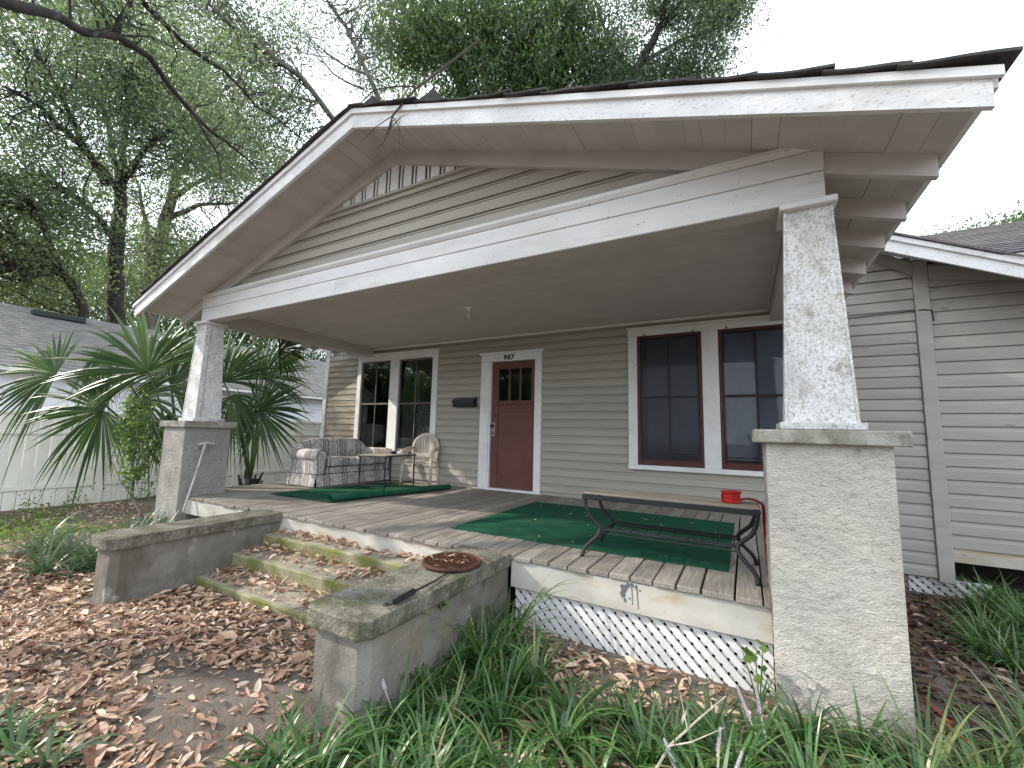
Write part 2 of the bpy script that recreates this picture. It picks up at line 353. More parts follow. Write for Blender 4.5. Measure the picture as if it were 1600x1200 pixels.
def fabric(name, axis):
    """Sofa cloth: mottled floral taupe with pairs of dark stripes across one axis."""
    m = bpy.data.materials.new(name)
    m.use_nodes = True
    nt = m.node_tree
    nt.nodes.clear()
    L = nt.links.new
    o = N(nt, 'ShaderNodeOutputMaterial')
    p = N(nt, 'ShaderNodeBsdfPrincipled')
    p.inputs['Roughness'].default_value = 0.95
    L(p.outputs[0], o.inputs['Surface'])
    t = N(nt, 'ShaderNodeTexCoord')
    s = N(nt, 'ShaderNodeSeparateXYZ')
    L(t.outputs['Object'], s.inputs[0])
    n = N(nt, 'ShaderNodeTexNoise'); n.inputs['Scale'].default_value = 16; n.inputs['Detail'].default_value = 5
    L(t.outputs['Object'], n.inputs['Vector'])
    ramp = N(nt, 'ShaderNodeValToRGB')
    ramp.color_ramp.elements[0].position = 0.38; ramp.color_ramp.elements[0].color = (0.31, 0.285, 0.275, 1)
    ramp.color_ramp.elements[1].position = 0.60; ramp.color_ramp.elements[1].color = (0.53, 0.495, 0.465, 1)
    L(n.outputs['Fac'], ramp.inputs[0])
    cur = ramp.outputs[0]
    for period, off, w, colr in ((0.34, 0.06, 0.10, (0.36, 0.325, 0.31)), (0.34, 0.05, 0.016, (0.05, 0.048, 0.06)), (0.34, 0.095, 0.012, (0.05, 0.048, 0.06)), (0.34, 0.15, 0.016, (0.05, 0.048, 0.06))):
        a = N(nt, 'ShaderNodeMath', operation='ADD'); a.inputs[1].default_value = 20 * period - off
        L(s.outputs[axis], a.inputs[0])
        b = N(nt, 'ShaderNodeMath', operation='MODULO'); b.inputs[1].default_value = period
        L(a.outputs[0], b.inputs[0])
        c = N(nt, 'ShaderNodeMath', operation='LESS_THAN'); c.inputs[1].default_value = w
        L(b.outputs[0], c.inputs[0])
        d = N(nt, 'ShaderNodeMath', operation='MULTIPLY'); d.inputs[1].default_value = 0.9
        L(c.outputs[0], d.inputs[0])
        x = N(nt, 'ShaderNodeMix', data_type='RGBA')
        x.inputs[7].default_value = c4(colr)
        L(d.outputs[0], x.inputs[0]); L(cur, x.inputs[6])
        cur = x.outputs[2]
    L(cur, p.inputs['Base Color'])
    bp = N(nt, 'ShaderNodeBump'); bp.inputs['Strength'].default_value = 0.4; bp.inputs['Distance'].default_value = 0.004
    n2 = N(nt, 'ShaderNodeTexNoise'); n2.inputs['Scale'].default_value = 260
    L(t.outputs['Object'], n2.inputs['Vector']); L(n2.outputs['Fac'], bp.inputs['Height']); L(bp.outputs[0], p.inputs['Normal'])
    return m
M['fab_y'] = fabric('striped_sofa_cloth', 1)
M['fab_x'] = fabric('striped_arm_cloth', 0)

# ------------------------------------------------------------------ mesh builders
ORIGIN = {}
class MB:
    def __init__(s):
        s.v = []; s.f = []; s.smooth = False; s.fm = None
    def add(s, verts, faces):
        b = len(s.v)
        s.v.extend([tuple(v) for v in verts])
        s.f.extend([tuple(i + b for i in f) for f in faces])
        return s
    def hexa(s, p):      # p: 8 points, bottom loop 0-3 then top loop 4-7
        return s.add(p, [(3, 2, 1, 0), (4, 5, 6, 7), (0, 1, 5, 4), (1, 2, 6, 5), (2, 3, 7, 6), (3, 0, 4, 7)])
    def box(s, x0, x1, y0, y1, z0, z1):
        return s.hexa([(x0, y0, z0), (x1, y0, z0), (x1, y1, z0), (x0, y1, z0), (x0, y0, z1), (x1, y0, z1), (x1, y1, z1), (x0, y1, z1)])
    def cbox(s, x0, x1, y0, y1, z0, z1, c=0.004, jit=0.0):
        """box with chamfered edges"""
        X, Y, Z = (x0, x1), (y0, y1), (z0, z1)
        sg = (1, -1)
        idx = {}
        vs = []
        for i in (0, 1):
            for j in (0, 1):
                for k in (0, 1):
                    jx, jy, jz = ((random.uniform(-jit, jit) for _ in range(3)) if jit else (0, 0, 0))
                    x, y, z = X[i] + jx, Y[j] + jy, Z[k] + jz
                    dx, dy, dz = c * sg[i], c * sg[j], c * sg[k]
                    for a, p in enumerate(((x, y + dy, z + dz), (x + dx, y, z + dz), (x + dx, y + dy, z))):
                        idx[(i, j, k, a)] = len(vs); vs.append(p)
        fs = []
        g = lambda *q: idx[q]
        for i in (0, 1):
            q = [g(i, 0, 0, 0), g(i, 1, 0, 0), g(i, 1, 1, 0), g(i, 0, 1, 0)]; fs.append(q if i else q[::-1])
            q = [g(0, i, 0, 1), g(0, i, 1, 1), g(1, i, 1, 1), g(1, i, 0, 1)]; fs.append(q if i else q[::-1])
            q = [g(0, 0, i, 2), g(1, 0, i, 2), g(1, 1, i, 2), g(0, 1, i, 2)]; fs.append(q if i else q[::-1])
        for a in (0, 1):
            for b in (0, 1):
                fs.append([g(a, b, 0, 0), g(a, b, 1, 0), g(a, b, 1, 1), g(a, b, 0, 1)])
                fs.append([g(a, 0, b, 0), g(a, 1, b, 0), g(a, 1, b, 2), g(a, 0, b, 2)])
                fs.append([g(0, a, b, 1), g(1, a, b, 1), g(1, a, b, 2), g(0, a, b, 2)])
                for k in (0, 1):
                    fs.append([g(a, b, k, 0), g(a, b, k, 1), g(a, b, k, 2)])
        return s.add(vs, fs)
    def prism(s, pts, d):
        n = len(pts)
        d = Vector(d)
        vs = [tuple(p) for p in pts] + [tuple(Vector(p) + d) for p in pts]
        fs = [tuple(range(n))[::-1], tuple(range(n, 2 * n))] + [(i, (i + 1) % n, n + (i + 1) % n, n + i) for i in range(n)]
        return s.add(vs, fs)
    def tube(s, path, rad, n=6, cap=True):
        P = [Vector(p) for p in path]
        if not hasattr(rad, '__len__'):
            rad = [rad] * len(P)
        rings = []
        up = None
        for i, p in enumerate(P):
            t = (P[min(i + 1, len(P) - 1)] - P[max(i - 1, 0)])
            t = t.normalized() if t.length > 1e-9 else Vector((0, 0, 1))
            if up is None:
                up = Vector((0, 0, 1)) if abs(t.z) < 0.9 else Vector((1, 0, 0))
            a = t.cross(up)
            if a.length < 1e-6:
                a = t.cross(Vector((0.3, 1, 0.2)))
            a.normalize()
            b = a.cross(t).normalized()
            up = b
            rings.append([p + (a * math.cos(2 * math.pi * k / n) + b * math.sin(2 * math.pi * k / n)) * rad[i] for k in range(n)])
        base = len(s.v)
        for r in rings:
            s.v.extend([tuple(v) for v in r])
        for i in range(len(P) - 1):
            for k in range(n):
                k2 = (k + 1) % n
                s.f.append((base + i * n + k, base + i * n + k2, base + (i + 1) * n + k2, base + (i + 1) * n + k))
        if cap:
            s.f.append(tuple(base + k for k in range(n))[::-1])
            s.f.append(tuple(base + (len(P) - 1) * n + k for k in range(n)))
        return s
    def lathe(s, prof, c, n=16):
        base = len(s.v)
        for r, z in prof:
            for k in range(n):
                a = 2 * math.pi * k / n
                s.v.append((c[0] + r * math.cos(a), c[1] + r * math.sin(a), c[2] + z))
        for i in range(len(prof) - 1):
            for k in range(n):
                k2 = (k + 1) % n
                s.f.append((base + i * n + k, base + i * n + k2, base + (i + 1) * n + k2, base + (i + 1) * n + k))
        s.f.append(tuple(base + k for k in range(n))[::-1])
        s.f.append(tuple(base + (len(prof) - 1) * n + k for k in range(n)))
        return s
    def strip(s, L_, R_):      # ribbon between two polylines
        b = len(s.v)
        n = len(L_)
        for a, c in zip(L_, R_):
            s.v.append(tuple(a)); s.v.append(tuple(c))
        for i in range(n - 1):
            s.f.append((b + 2 * i, b + 2 * i + 1, b + 2 * i + 3, b + 2 * i + 2))
        return s
    def build(s, name, m, parent=None, smooth=False, mats=None, **props):
        off = Vector(ORIGIN.get(parent.name, (0, 0, 0))) if parent else Vector((0, 0, 0))
        me = bpy.data.meshes.new(name)
        me.from_pydata([(v[0] - off.x, v[1] - off.y, v[2] - off.z) for v in s.v], [], s.f)
        for mm in (mats or [m]):
            me.materials.append(mm)
        if s.fm:
            me.polygons.foreach_set('material_index', s.fm)
        if smooth:
            me.polygons.foreach_set('use_smooth', [True] * len(me.polygons))
        me.validate()
        me.update()
        return link(name, me, parent, **props)

def link(name, me, parent=None, **props):
    o = bpy.data.objects.new(name, me)
    COL.objects.link(o)
    if parent:
        o.parent = parent
        ORIGIN[o.name] = ORIGIN.get(parent.name, (0, 0, 0))
    for k, v in props.items():
        o[k] = v
    return o

def thing(name, label, cat, loc, group=None):
    o = bpy.data.objects.new(name, None)
    COL.objects.link(o)
    o.empty_display_size = 0.1
    o.location = loc
    ORIGIN[o.name] = tuple(loc)
    o['label'] = label; o['category'] = cat
    if group:
        o['group'] = group
    return o

def single(mb, name, m, label, cat, group=None, loc=None, smooth=False):
    """a thing that is one mesh: its origin sits at its base"""
    if loc is None:
        a = np.array(mb.v)
        loc = (float(a[:, 0].mean()), float(a[:, 1].mean()), float(a[:, 2].min()))
    mb.v = [(v[0] - loc[0], v[1] - loc[1], v[2] - loc[2]) for v in mb.v]
    o = mb.build(name, m, None, smooth)
    o.location = loc
    ORIGIN[o.name] = tuple(loc)
    o['label'] = label; o['category'] = cat
    if group:
        o['group'] = group
    return o

def np_mesh(name, V, F, m, parent=None, **props):
    """mesh of quads from arrays"""
    off = np.array(ORIGIN.get(parent.name, (0, 0, 0))) if parent else np.zeros(3)
    V = (V - off).astype(np.float32)
    me = bpy.data.meshes.new(name)
    me.vertices.add(len(V)); me.vertices.foreach_set('co', V.ravel())
    k = F.shape[1]
    me.loops.add(F.size); me.loops.foreach_set('vertex_index', F.ravel().astype(np.int32))
    me.polygons.add(len(F)); me.polygons.foreach_set('loop_start', np.arange(0, F.size, k, dtype=np.int32))
    me.materials.append(m)
    me.update(calc_edges=True)
    return link(name, me, parent, **props)

def leaf_quads(C, size, aspect=0.5, droop=0.0):
    """one rhombic leaf per centre"""
    n = len(C)
    u = rng.normal(size=(n, 3)); u[:, 2] -= droop
    u /= np.linalg.norm(u, axis=1)[:, None]
    w = rng.normal(size=(n, 3))
    v = np.cross(u, w); v /= np.linalg.norm(v, axis=1)[:, None] + 1e-9
    l = (size * rng.uniform(0.6, 1.35, n))[:, None]
    nrm = np.cross(u, v)
    V = np.stack([C - u * l * .5, C + v * l * aspect * .5 + nrm * l * .06, C + u * l * .5, C - v * l * aspect * .5 + nrm * l * .06], 1).reshape(-1, 3)
    F = np.arange(4 * n).reshape(n, 4)
    return V, F

def gz(x, y):
    """height of the ground"""
    z = -0.50 + 0.025 * mnoise.noise(Vector((x * 0.9, y * 0.9, 0.3))) + 0.012 * mnoise.noise(Vector((x * 3.1, y * 3.1, 4.3)))
    if x > 5.9 and y > 0.8:
        z -= 0.09 * min(1, (x - 5.9) / 0.5) * min(1, (y - 0.8) / 1.0)
    if x < -2:
        z -= 0.05 * min(1, (-2 - x) / 3)
    d = math.hypot(x - 1.8, (y + 1.3) * 1.2)
    z += 0.035 * math.exp(-d * d / 1.5)
    return z

W = 2.988            # depth of the house front wall
XR = 1.965           # ridge of the porch gable
HZ = 0.326           # slope of the porch roof
def zu(x):           # underside of the porch roof boards
    return 2.42 + HZ * (4.015 - abs(x - XR))

# ------------------------------------------------------------------ ground
xs = np.concatenate([np.linspace(-120, -9, 24)[:-1], np.linspace(-9, 9, 150), np.linspace(9, 120, 24)[1:]])
ys = np.concatenate([np.linspace(-120, -5, 24)[:-1], np.linspace(-5, 8, 110), np.linspace(8, 120, 24)[1:]])
gv = np.array([(x, y, gz(x, y)) for y in ys for x in xs])
nx = len(xs)
gf = np.array([(j * nx + i, j * nx + i + 1, (j + 1) * nx + i + 1, (j + 1) * nx + i) for j in range(len(ys) - 1) for i in range(nx - 1)])
ground = np_mesh('ground', gv, gf, M['ground'], None, kind='structure')
ground.data.polygons.foreach_set('use_smooth', [True] * len(ground.data.polygons))

# ------------------------------------------------------------------ the house
house = thing('wooden_house', 'weathered taupe wooden bungalow with a deep front porch under a low white gable', 'house', (2.0, 1.5, -0.5))

# --- wall siding, course by course
WIN = [(-1.60, -0.77, 0.48, 2.24), (-0.62, 0.24, 0.48, 2.24), (3.72, 4.60, 0.49, 2.29), (4.72, 5.60, 0.49, 2.29)]
OPEN = [(-1.62, 0.26, 0.47, 2.26), (1.40, 2.23, -0.05, 2.05), (3.70, 5.62, 0.48, 2.30)]
def siding(x0, x1, z, h, y, m, nm='siding_board', double=True):
    e = random.uniform(-0.0012, 0.0012)
    mb = MB()
    lip = 0.0125 if double else 0.011
    if double:      # drop siding: an open lap below, a second groove above a narrow fillet
        prof = [(0.003 + e, lip), (e, lip + .003), (e, h * 0.765), (0.011 + e, h * 0.78), (0.011 + e, h * 0.825), (0.003 + e, h * 0.85), (0.004 + e, h * 0.94), (0.016 + e, h * 0.97), (0.016 + e, h + 0.004), (0.0205, h + 0.004), (0.0205, lip)]
    else:
        prof = [(0.002 + e, lip), (e, lip + .003), (e + .001, h * 0.74), (0.008 + e, h * 0.82), (0.011 + e, h * 0.93), (0.016 + e, h + 0.004), (0.0205, h + 0.004), (0.0205, lip)]
    mb.prism([(x0, y + a, z + b) for a, b in prof], (x1 - x0, 0, 0))
    return mb.build(nm, m, house)
h = 0.118
z = -0.435
while z < 2.86:
    spans = [(-2.56, 6.63)]
    for (a, b, c, d) in OPEN:
        if z + h > c and z < d:
            new = []
            for (p, q) in spans:
                if a > p and b < q:
                    new += [(p, a), (b, q)]
                else:
                    new.append((p, q))
            spans = new
    if z < -0.06:
        spans = [(-2.56, -1.75), (5.68, 6.63)]
    elif z > 2.40:
        spans = [(-2.56, -1.46), (5.50, 6.63)]
    cut = []
    for (p, q) in spans:
        if q - p > 2.2 and q < 5.7 and random.random() < .75:
            j_ = random.uniform(p + .5, q - .5)
            cut += [(p, j_ - .001), (j_ + .001, q)]
        else:
            cut.append((p, q))
    for (p, q) in cut:
        if p < -2 and q < -1.4:
            siding(p, q, z, h, W, M['siding_stained'] if 0.4 < z < 2.4 else M['siding'])
        elif p < 5.45 < q and q > 6:
            siding(p, 5.62, z, h, W, M['siding']); siding(5.625, q, z, h, W, M['siding_grey'], double=False)
        else:
            siding(p, q, z, h, W, M['siding_grey'] if p > 5 else M['siding'], double=p < 5)
    z += h
# wider boards of the side addition
z, h2 = -0.262, 0.1315
k = 0
while z < 2.70:
    siding(6.755, 8.9, z, h2, W - 0.004, M['siding_stained'] if k == 0 else M['siding_grey'], double=False)
    z += h2; k += 1
# solid wall behind the boards, rooms, side walls
mb = MB()
def wallbox(x0, x1, z0, z1):
    mb.box(x0, x1, W + 0.024, W + 0.13, z0, z1)
xsplit = [-2.58]
cur = -2.58
for (a, b, c, d) in OPEN:
    wallbox(cur, a, -0.25, 2.70)
    wallbox(a, b, d, 2.70)
    if c > 0:
        wallbox(a, b, -0.25, c)
    cur = b
wallbox(cur, 8.95, -0.25, 2.62)
mb.box(-2.58, -2.48, W + 0.13, 9.0, -0.45, 2.55)
mb.box(8.85, 8.95, W + 0.13, 9.0, -0.25, 2.55)
mb.build('wall', M['siding'], house)
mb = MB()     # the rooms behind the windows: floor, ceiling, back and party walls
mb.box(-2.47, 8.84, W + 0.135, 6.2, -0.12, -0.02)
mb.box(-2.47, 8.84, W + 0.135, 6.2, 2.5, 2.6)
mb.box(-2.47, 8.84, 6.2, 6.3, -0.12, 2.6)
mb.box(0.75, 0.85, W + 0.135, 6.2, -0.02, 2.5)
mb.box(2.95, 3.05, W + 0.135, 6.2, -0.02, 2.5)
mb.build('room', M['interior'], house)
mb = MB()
mb.box(5.7, 8.9, W + 0.9, W + 1.0, -0.75, -0.25)  # near-black sheet added so the crawlspace looks dark
mb.build('crawlspace_shade_sheet', M['shadeblack'], house)
for i in range(3):
    for j in range(2):
        b = MB(); b.cbox(6.33 + 0.01 * i + 0.1 * 0, 6.41 + 0.01 * i, W + 0.05, W + 0.2, -0.64 + i * 0.068 , -0.64 + i * 0.068 + 0.06, 0.005)
        if j == 0:
            b.build('brick', M['brick'], house)

# corner boards
mb = MB(); mb.cbox(-2.66, -2.555, W - 0.02, W + 0.10, -0.45, 2.75, 0.004); mb.build('corner_board', M['trim'], house)
mb = MB(); mb.cbox(6.635, 6.752, W - 0.024, W + 0.02, -0.455, 2.80, 0.004); mb.build('corner_board', M['siding_grey'], house)
# a cable looped along the wall beside the corner board
mb = MB(); mb.tube([(5.6, W - 0.012, 2.255), (6.0, W - 0.012, 2.25), (6.3, W - 0.012, 2.262), (6.63, W - 0.014, 2.268), (6.69, W - 0.032, 2.272), (6.755, W - 0.03, 2.262), (6.77, W - 0.012, 2.15)], 0.006, 5)
mb.build('cable', M['black'], house)

# --- frieze and fascia of the main roof either side of the porch
def plank(pts, d, name, m, parent=house):
    mb = MB(); mb.prism(pts, d); return mb.build(name, m, parent)
YF = W - 0.5
def main_eave(s):
    X = lambda x: x if s > 0 else 2 * 2.01 - x
    fz = lambda x: 2.794 + 0.47 * (6.321 - x)
    x0, x1 = 6.06, 8.2
    n = 'fascia_board'
    plank([(X(x0), YF, fz(x0)), (X(x1), YF, fz(x1)), (X(x1), YF, fz(x1) + 0.155), (X(x0), YF, fz(x0) + 0.155)], (0, 0.025, 0), n, M['fascia'])
    plank([(X(x0), YF - 0.022, fz(x0) + 0.12), (X(x1), YF - 0.022, fz(x1) + 0.12), (X(x1), YF - 0.022, fz(x1) + 0.172), (X(x0), YF - 0.022, fz(x0) + 0.172)], (0, 0.020, 0), 'roof_moulding', M['fascia'])
    mb = MB()   # soffit
    a0, a1 = (X(x0), YF + 0.026, fz(x0) + 0.09), (X(x1), YF + 0.026, fz(x1) + 0.09)
    b0, b1 = (X(x0), W + 0.02, 3.05), (X(x1), W + 0.02, 2.40)
    mb.add([a0, a1, b1, b0] + [(p[0], p[1], p[2] + 0.03) for p in (a0, a1, b1, b0)], [(0, 1, 2, 3), (7, 6, 5, 4), (0, 4, 5, 1), (1, 5, 6, 2), (2, 6, 7, 3), (3, 7, 4, 0)])
    mb.build('soffit', M['soffit'], house)
    # small roof over it, laid in courses and running back into the main slope
    mb = MB()
    xe = 7.25
    fr_ = lambda t: (X(x0 + (xe - x0) * t), YF - 0.04, fz(x0 + (xe - x0) * t) + 0.178)
    bk_ = lambda t: (X(x0 + (xe - x0) * t), YF + 0.90, 3.22 + (2.99 - 3.22) * t)
    lerp = lambda p, q, u: tuple(p[i] + (q[i] - p[i]) * u for i in range(3))
    up_ = lambda p, d: (p[0], p[1], p[2] + d)
    nc = 7
    for i in range(nc):
        u0, u1 = i / nc, (i + 1) / nc + 0.01
        q = [lerp(fr_(0), bk_(0), u0), lerp(fr_(1), bk_(1), u0), lerp(fr_(1), bk_(1), u1), lerp(fr_(0), bk_(0), u1)]
        mb.hexa(q + [up_(q[0], .022), up_(q[1], .022), up_(q[2], .010), up_(q[3], .010)])
    mb.build('roof', M['shinglestripe'], house)
main_eave(1); main_eave(-1)
plank([(6.10, W - 0.03, 3.03), (6.634, W - 0.03, 2.645), (6.634, W - 0.03, 2.78), (6.10, W - 0.03, 3.17)], (0, 0.028, 0), 'frieze_board', M['siding_grey'])
plank([(6.754, W - 0.032, 2.59), (8.3, W - 0.032, 2.32), (8.3, W - 0.032, 2.46), (6.754, W - 0.032, 2.735)], (0, 0.028, 0), 'frieze_board', M['siding_grey'])
plank([(7.95, W - 0.05, 2.60), (9.5, W - 0.05, 2.60), (9.5, W - 0.05, 2.80), (7.95, W - 0.05, 2.80)], (0, 0.028, 0), 'fascia_board', M['fascia'])
# rafter tail ends on the far gable
for yy in (W - 0.35, W + 0.2):
    mb = MB(); mb.cbox(-2.95, -2.5, yy, yy + 0.045, 2.42, 2.53, 0.004); mb.build('rafter_tail', M['trim'], house)
# main roof: front slope up to the ridge, laid in shingle courses
roof = MB()
roof.prism([(-3.3, 3.05, 2.786), (-3.3, 6.0, 4.20), (-3.3, 9.3, 2.6), (-3.3, 9.3, 2.54), (-3.3, 6.0, 4.10), (-3.3, 3.05, 2.72)], (12.9, 0, 0))
roof = roof.build('roof', M['shingle'], house)
mb = MB()
L_sl = math.hypot(3.38, 1.62); n_c = 20
for i in range(n_c):
    t0, t1 = i / n_c, (i + 1) / n_c + 0.02
    y0, z0 = 3.03 + 2.97 * t0, 2.780 + 1.425 * t0
    y1, z1 = 3.03 + 2.97 * t1, 2.780 + 1.425 * t1
    x = 5.9
    while x < 9.5:
        w = random.uniform(0.25, 0.34)
        lift = random.uniform(0.017, 0.021)
        mb.hexa([(x, y0, z0 + 0.004), (x + w - 0.008, y0, z0 + 0.004), (x + w - 0.008, y1, z1 + 0.004), (x, y1, z1 + 0.004),
                 (x, y0, z0 + lift), (x + w - 0.008, y0, z0 + lift), (x + w - 0.008, y1, z1 + 0.005), (x, y1, z1 + 0.005)])
        x += w
mb.fm = [1 if i % 6 == 2 else 0 for i in range(len(mb.f))]
mb.build('shingle_course', None, house, mats=[M['shinglestripe'], M['shingle']], kind='stuff')

# --- porch roof
XL_, XE = XR - 4.025, XR + 4.025
YR0, YR1 = -0.42, 2.75
mb = MB()
for s in (1, -1):
    a = (XR, YR0 + 0.0, zu(XR) + 0.022); b = (XR + s * 4.03, YR0, zu(XR + 4.03) + 0.022)
    mb.prism([a, b, (b[0], b[1], b[2] + 0.03), (a[0], a[1], a[2] + 0.03)], (0, YR1 - YR0, 0))
proof = mb.build('roof', M['shingle'], house)
# soffit boards run front to back; each is its own
for s in (1, -1):
    x = 0.0
    while x < 4.02:
        w = min(random.choice((0.09, 0.138, 0.138, 0.182)), 4.03 - x)
        e = random.uniform(-0.002, 0.002)
        g_ = random.choice((0.0003, 0.0004, 0.0005, 0.0007, 0.0018)); xa, xb = x + g_, x + w - g_
        p = lambda q, dz: (XR + s * q, YR0, zu(XR + q) + dz + e)
        mb = MB()
        mb.prism([p(xa, 0.0), p(xb, 0.0), p(xb, 0.019), p(xa, 0.019)], (0, YR1 - YR0, 0))
        mb.build('soffit_board', M['soffit'], proof)
        x += w
# rake fascia boards, moulding, frieze
for s in (1, -1):
    ex = 4.025
    f = lambda q, dz, y: (XR + s * q, y, zu(XR + q) + dz)
    plank([f(0, -0.108, YR0 - 0.03), f(ex, -0.108, YR0 - 0.03), f(ex, 0.046, YR0 - 0.03), f(0, 0.046, YR0 - 0.03)], (0, 0.03, 0), 'fascia_board', M['fascia'], proof)
    plank([f(0, 0.020, YR0 - 0.052), f(ex + .03, 0.020, YR0 - 0.052), f(ex + .03, 0.066, YR0 - 0.052), f(0, 0.066, YR0 - 0.052)], (0, 0.0215, 0), 'roof_moulding', M['trim'], proof)
    plank([f(0, -0.145, 0.062), f(4.0, -0.13, 0.062), f(4.0, -0.001, 0.062), f(0, -0.001, 0.062)], (0, 0.045, 0), 'rafter_tail', M['soffit'], proof)
    plank([f(4.03, 0.001, YR0), f(4.055, 0.001, YR0), f(4.055, 0.05, YR0), f(4.03, 0.05, YR0)], (0, YR1 - YR0, 0), 'drip_edge', M['trim'], proof)
    for yy in (0.575, 1.05, 1.61, 2.15, 2.62):
        plank([f(3.30, -0.13, yy), f(4.0, -0.125, yy), f(4.0, -0.001, yy), f(3.30, -0.001, yy)], (0, 0.045, 0), 'rafter_tail', M['soffit'], proof)
    # shingles along the rake, each lifted and curled a little
    k = 0
    q = ex + 0.075
    while q > -0.05:
        ln = random.uniform(0.27, 0.34)
        if s < 0:
            ln *= 1.05
        lift = random.uniform(0.012, 0.040) if s > 0 else random.uniform(0.008, 0.022)
        mb = MB()
        top, bot = [], []
        m_ = 5
        for i in range(m_ + 1):
            t = i / m_
            d = q - (ln + 0.05) * t
            d = max(d, -0.02)
            hh = 0.062 + lift * (1 - t) ** 1.5 + 0.006 * math.sin(5 * t + k) + 0.012 * t
            bot.append(hh); top.append((d, hh + 0.011 + 0.004 * (1 - t)))
        yf = YR0 - 0.075 + random.uniform(-0.015, 0.01)
        for i in range(m_):
            d0, h0 = top[i]; d1, h1 = top[i + 1]
            g = lambda d, hh, y: (XR + s * d, y, zu(XR) - HZ * d + hh)
            mb.hexa([g(d0, bot[i], yf), g(d1, bot[i + 1], yf), g(d1, bot[i + 1], yf + 0.42), g(d0, bot[i], yf + 0.42),
                     g(d0, h0, yf), g(d1, h1, yf), g(d1, h1, yf + 0.42), g(d0, h0, yf + 0.42)])
        mb.build('shingle', M['shingle'], proof)
        q -= ln; k += 1
# two loose ridge shingles
for (d, sz) in ((0.05, 0.16), (0.72, 0.2)):
    mb = MB()
    x, zz = XR + d, zu(XR) - HZ * d + 0.085
    mb.hexa([(x - sz, -0.42, zz), (x + sz, -0.42, zz - 0.06), (x + sz, -0.1, zz - 0.06), (x - sz, -0.1, zz), (x - sz * .9, -0.42, zz + 0.012), (x + sz, -0.42, zz + 0.085), (x + sz, -0.1, zz + 0.085), (x - sz * .9, -0.1, zz + 0.012)])
    mb.build('shingle', M['shingle'], proof)

# --- gable: siding, slatted vent
gable = MB()
gable.prism([(XR - 3.7, 0.135, 2.60), (XR + 3.7, 0.135, 2.60), (XR, 0.135, zu(XR) - 0.02)], (0, 0.04, 0))
gable = gable.build('gable_wall', M['siding'], house)
def half(zz, off=0.0):      # half width of the gable at a height
    return max(0.0, (zu(XR) - 0.01 - zz) / HZ - off)
z = 2.682
while z < 3.262:
    hh = min(0.1315, 3.275 - z)
    prof = [(0.003, 0.012), (0, 0.015), (0, hh * 0.775), (0.013, hh * 0.79), (0.013, hh * 0.84), (0.002, hh * 0.865), (0.003, hh * 0.945), (0.016, hh * 0.97), (0.016, hh + 0.003), (0.024, hh + 0.003), (0.024, 0.012)]
    a, b = half(z), half(z + hh)
    mb = MB()
    n = len(prof)
    vs = [(XR - (a + (b - a) * pz / hh), 0.109 + py, z + pz) for py, pz in prof] + [(XR + (a + (b - a) * pz / hh), 0.109 + py, z + pz) for py, pz in prof]
    mb.add(vs, [tuple(range(n))[::-1], tuple(range(n, 2 * n))] + [(i, (i + 1) % n, n + (i + 1) % n, n + i) for i in range(n)])
    mb.build('siding_board', M['siding'], gable)
    z += hh
mb = MB(); mb.prism([(XR - half(3.27), 0.085, 3.272), (XR + half(3.27), 0.085, 3.272), (XR + half(3.30), 0.085, 3.300), (XR - half(3.30), 0.085, 3.300)], (0, 0.045, 0))
mb.build('vent_sill', M['siding'], gable)
x = -1.45
i = 0
while x < 1.45:
    w = 0.105
    xa, xb = x, x + w
    za, zb = zu(XR + xa) - 0.03, zu(XR + xb) - 0.03
    if min(za, zb) > 3.32:
        mb = MB(); mb.prism([(XR + xa, 0.100, 3.302), (XR + xb, 0.100, 3.302), (XR + xb, 0.100, zb), (XR + xa, 0.100, za)], (0, 0.016, 0))
        mb.build('vent_slat', M['trim'], gable)
        for xx in (xb + 0.024, ):
            zc = zu(XR + xx) - 0.03
            if zc > 3.32:
                mb = MB(); mb.prism([(XR + xx, 0.104, 3.302), (XR + xx + 0.022, 0.104, 3.302), (XR + xx + 0.022, 0.104, zu(XR + xx + 0.022) - 0.03), (XR + xx, 0.104, zc)], (0, 0.012, 0))
                mb.build('vent_slat', M['trim'], gable)
    x += w + 0.024 * 2 + 0.022
mb = MB(); mb.prism([(XR - half(3.302), 0.128, 3.302), (XR + half(3.302), 0.128, 3.302), (XR, 0.128, zu(XR) - 0.02)], (0, 0.006, 0))
mb.build('vent_shade_sheet', M['shadeblack'], gable)  # near-black sheet; shade between the vent slats is put into its colour

# --- porch beams and ceiling
BX0, BX1 = -1.43, 5.478
def board(x0, x1, y0, y1, z0, z1, name, m, parent=house, c=0.004):
    mb = MB(); mb.cbox(x0, x1, y0, y1, z0, z1, c); return mb.build(name, m, parent)
jx = 1.25
board(BX0, jx - 0.0015, 0.05, 0.075, 2.296, 2.468, 'beam_board', M['beam'])
board(jx + 0.0015, BX1 - .003, 0.05, 0.075, 2.296, 2.468, 'beam_board', M['beam'])
board(BX0, BX1, 0.046, 0.073, 2.472, 2.602, 'beam_board', M['beam'])
mb = MB(); mb.prism([(BX0 - .01, 0.018, 2.655), (BX0 - .01, 0.10, 2.68), (BX0 - .01, 0.10, 2.604), (BX0 - .01, 0.040, 2.604), (BX0 - .01, 0.018, 2.630)], (BX1 - BX0 + 0.02, 0, 0))
mb.build('beam_moulding', M['beam'], house)
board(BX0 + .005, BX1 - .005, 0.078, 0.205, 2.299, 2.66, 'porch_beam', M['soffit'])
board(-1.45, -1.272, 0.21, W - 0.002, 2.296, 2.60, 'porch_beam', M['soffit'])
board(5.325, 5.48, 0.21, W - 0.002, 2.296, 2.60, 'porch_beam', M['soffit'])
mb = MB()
y = 0.21
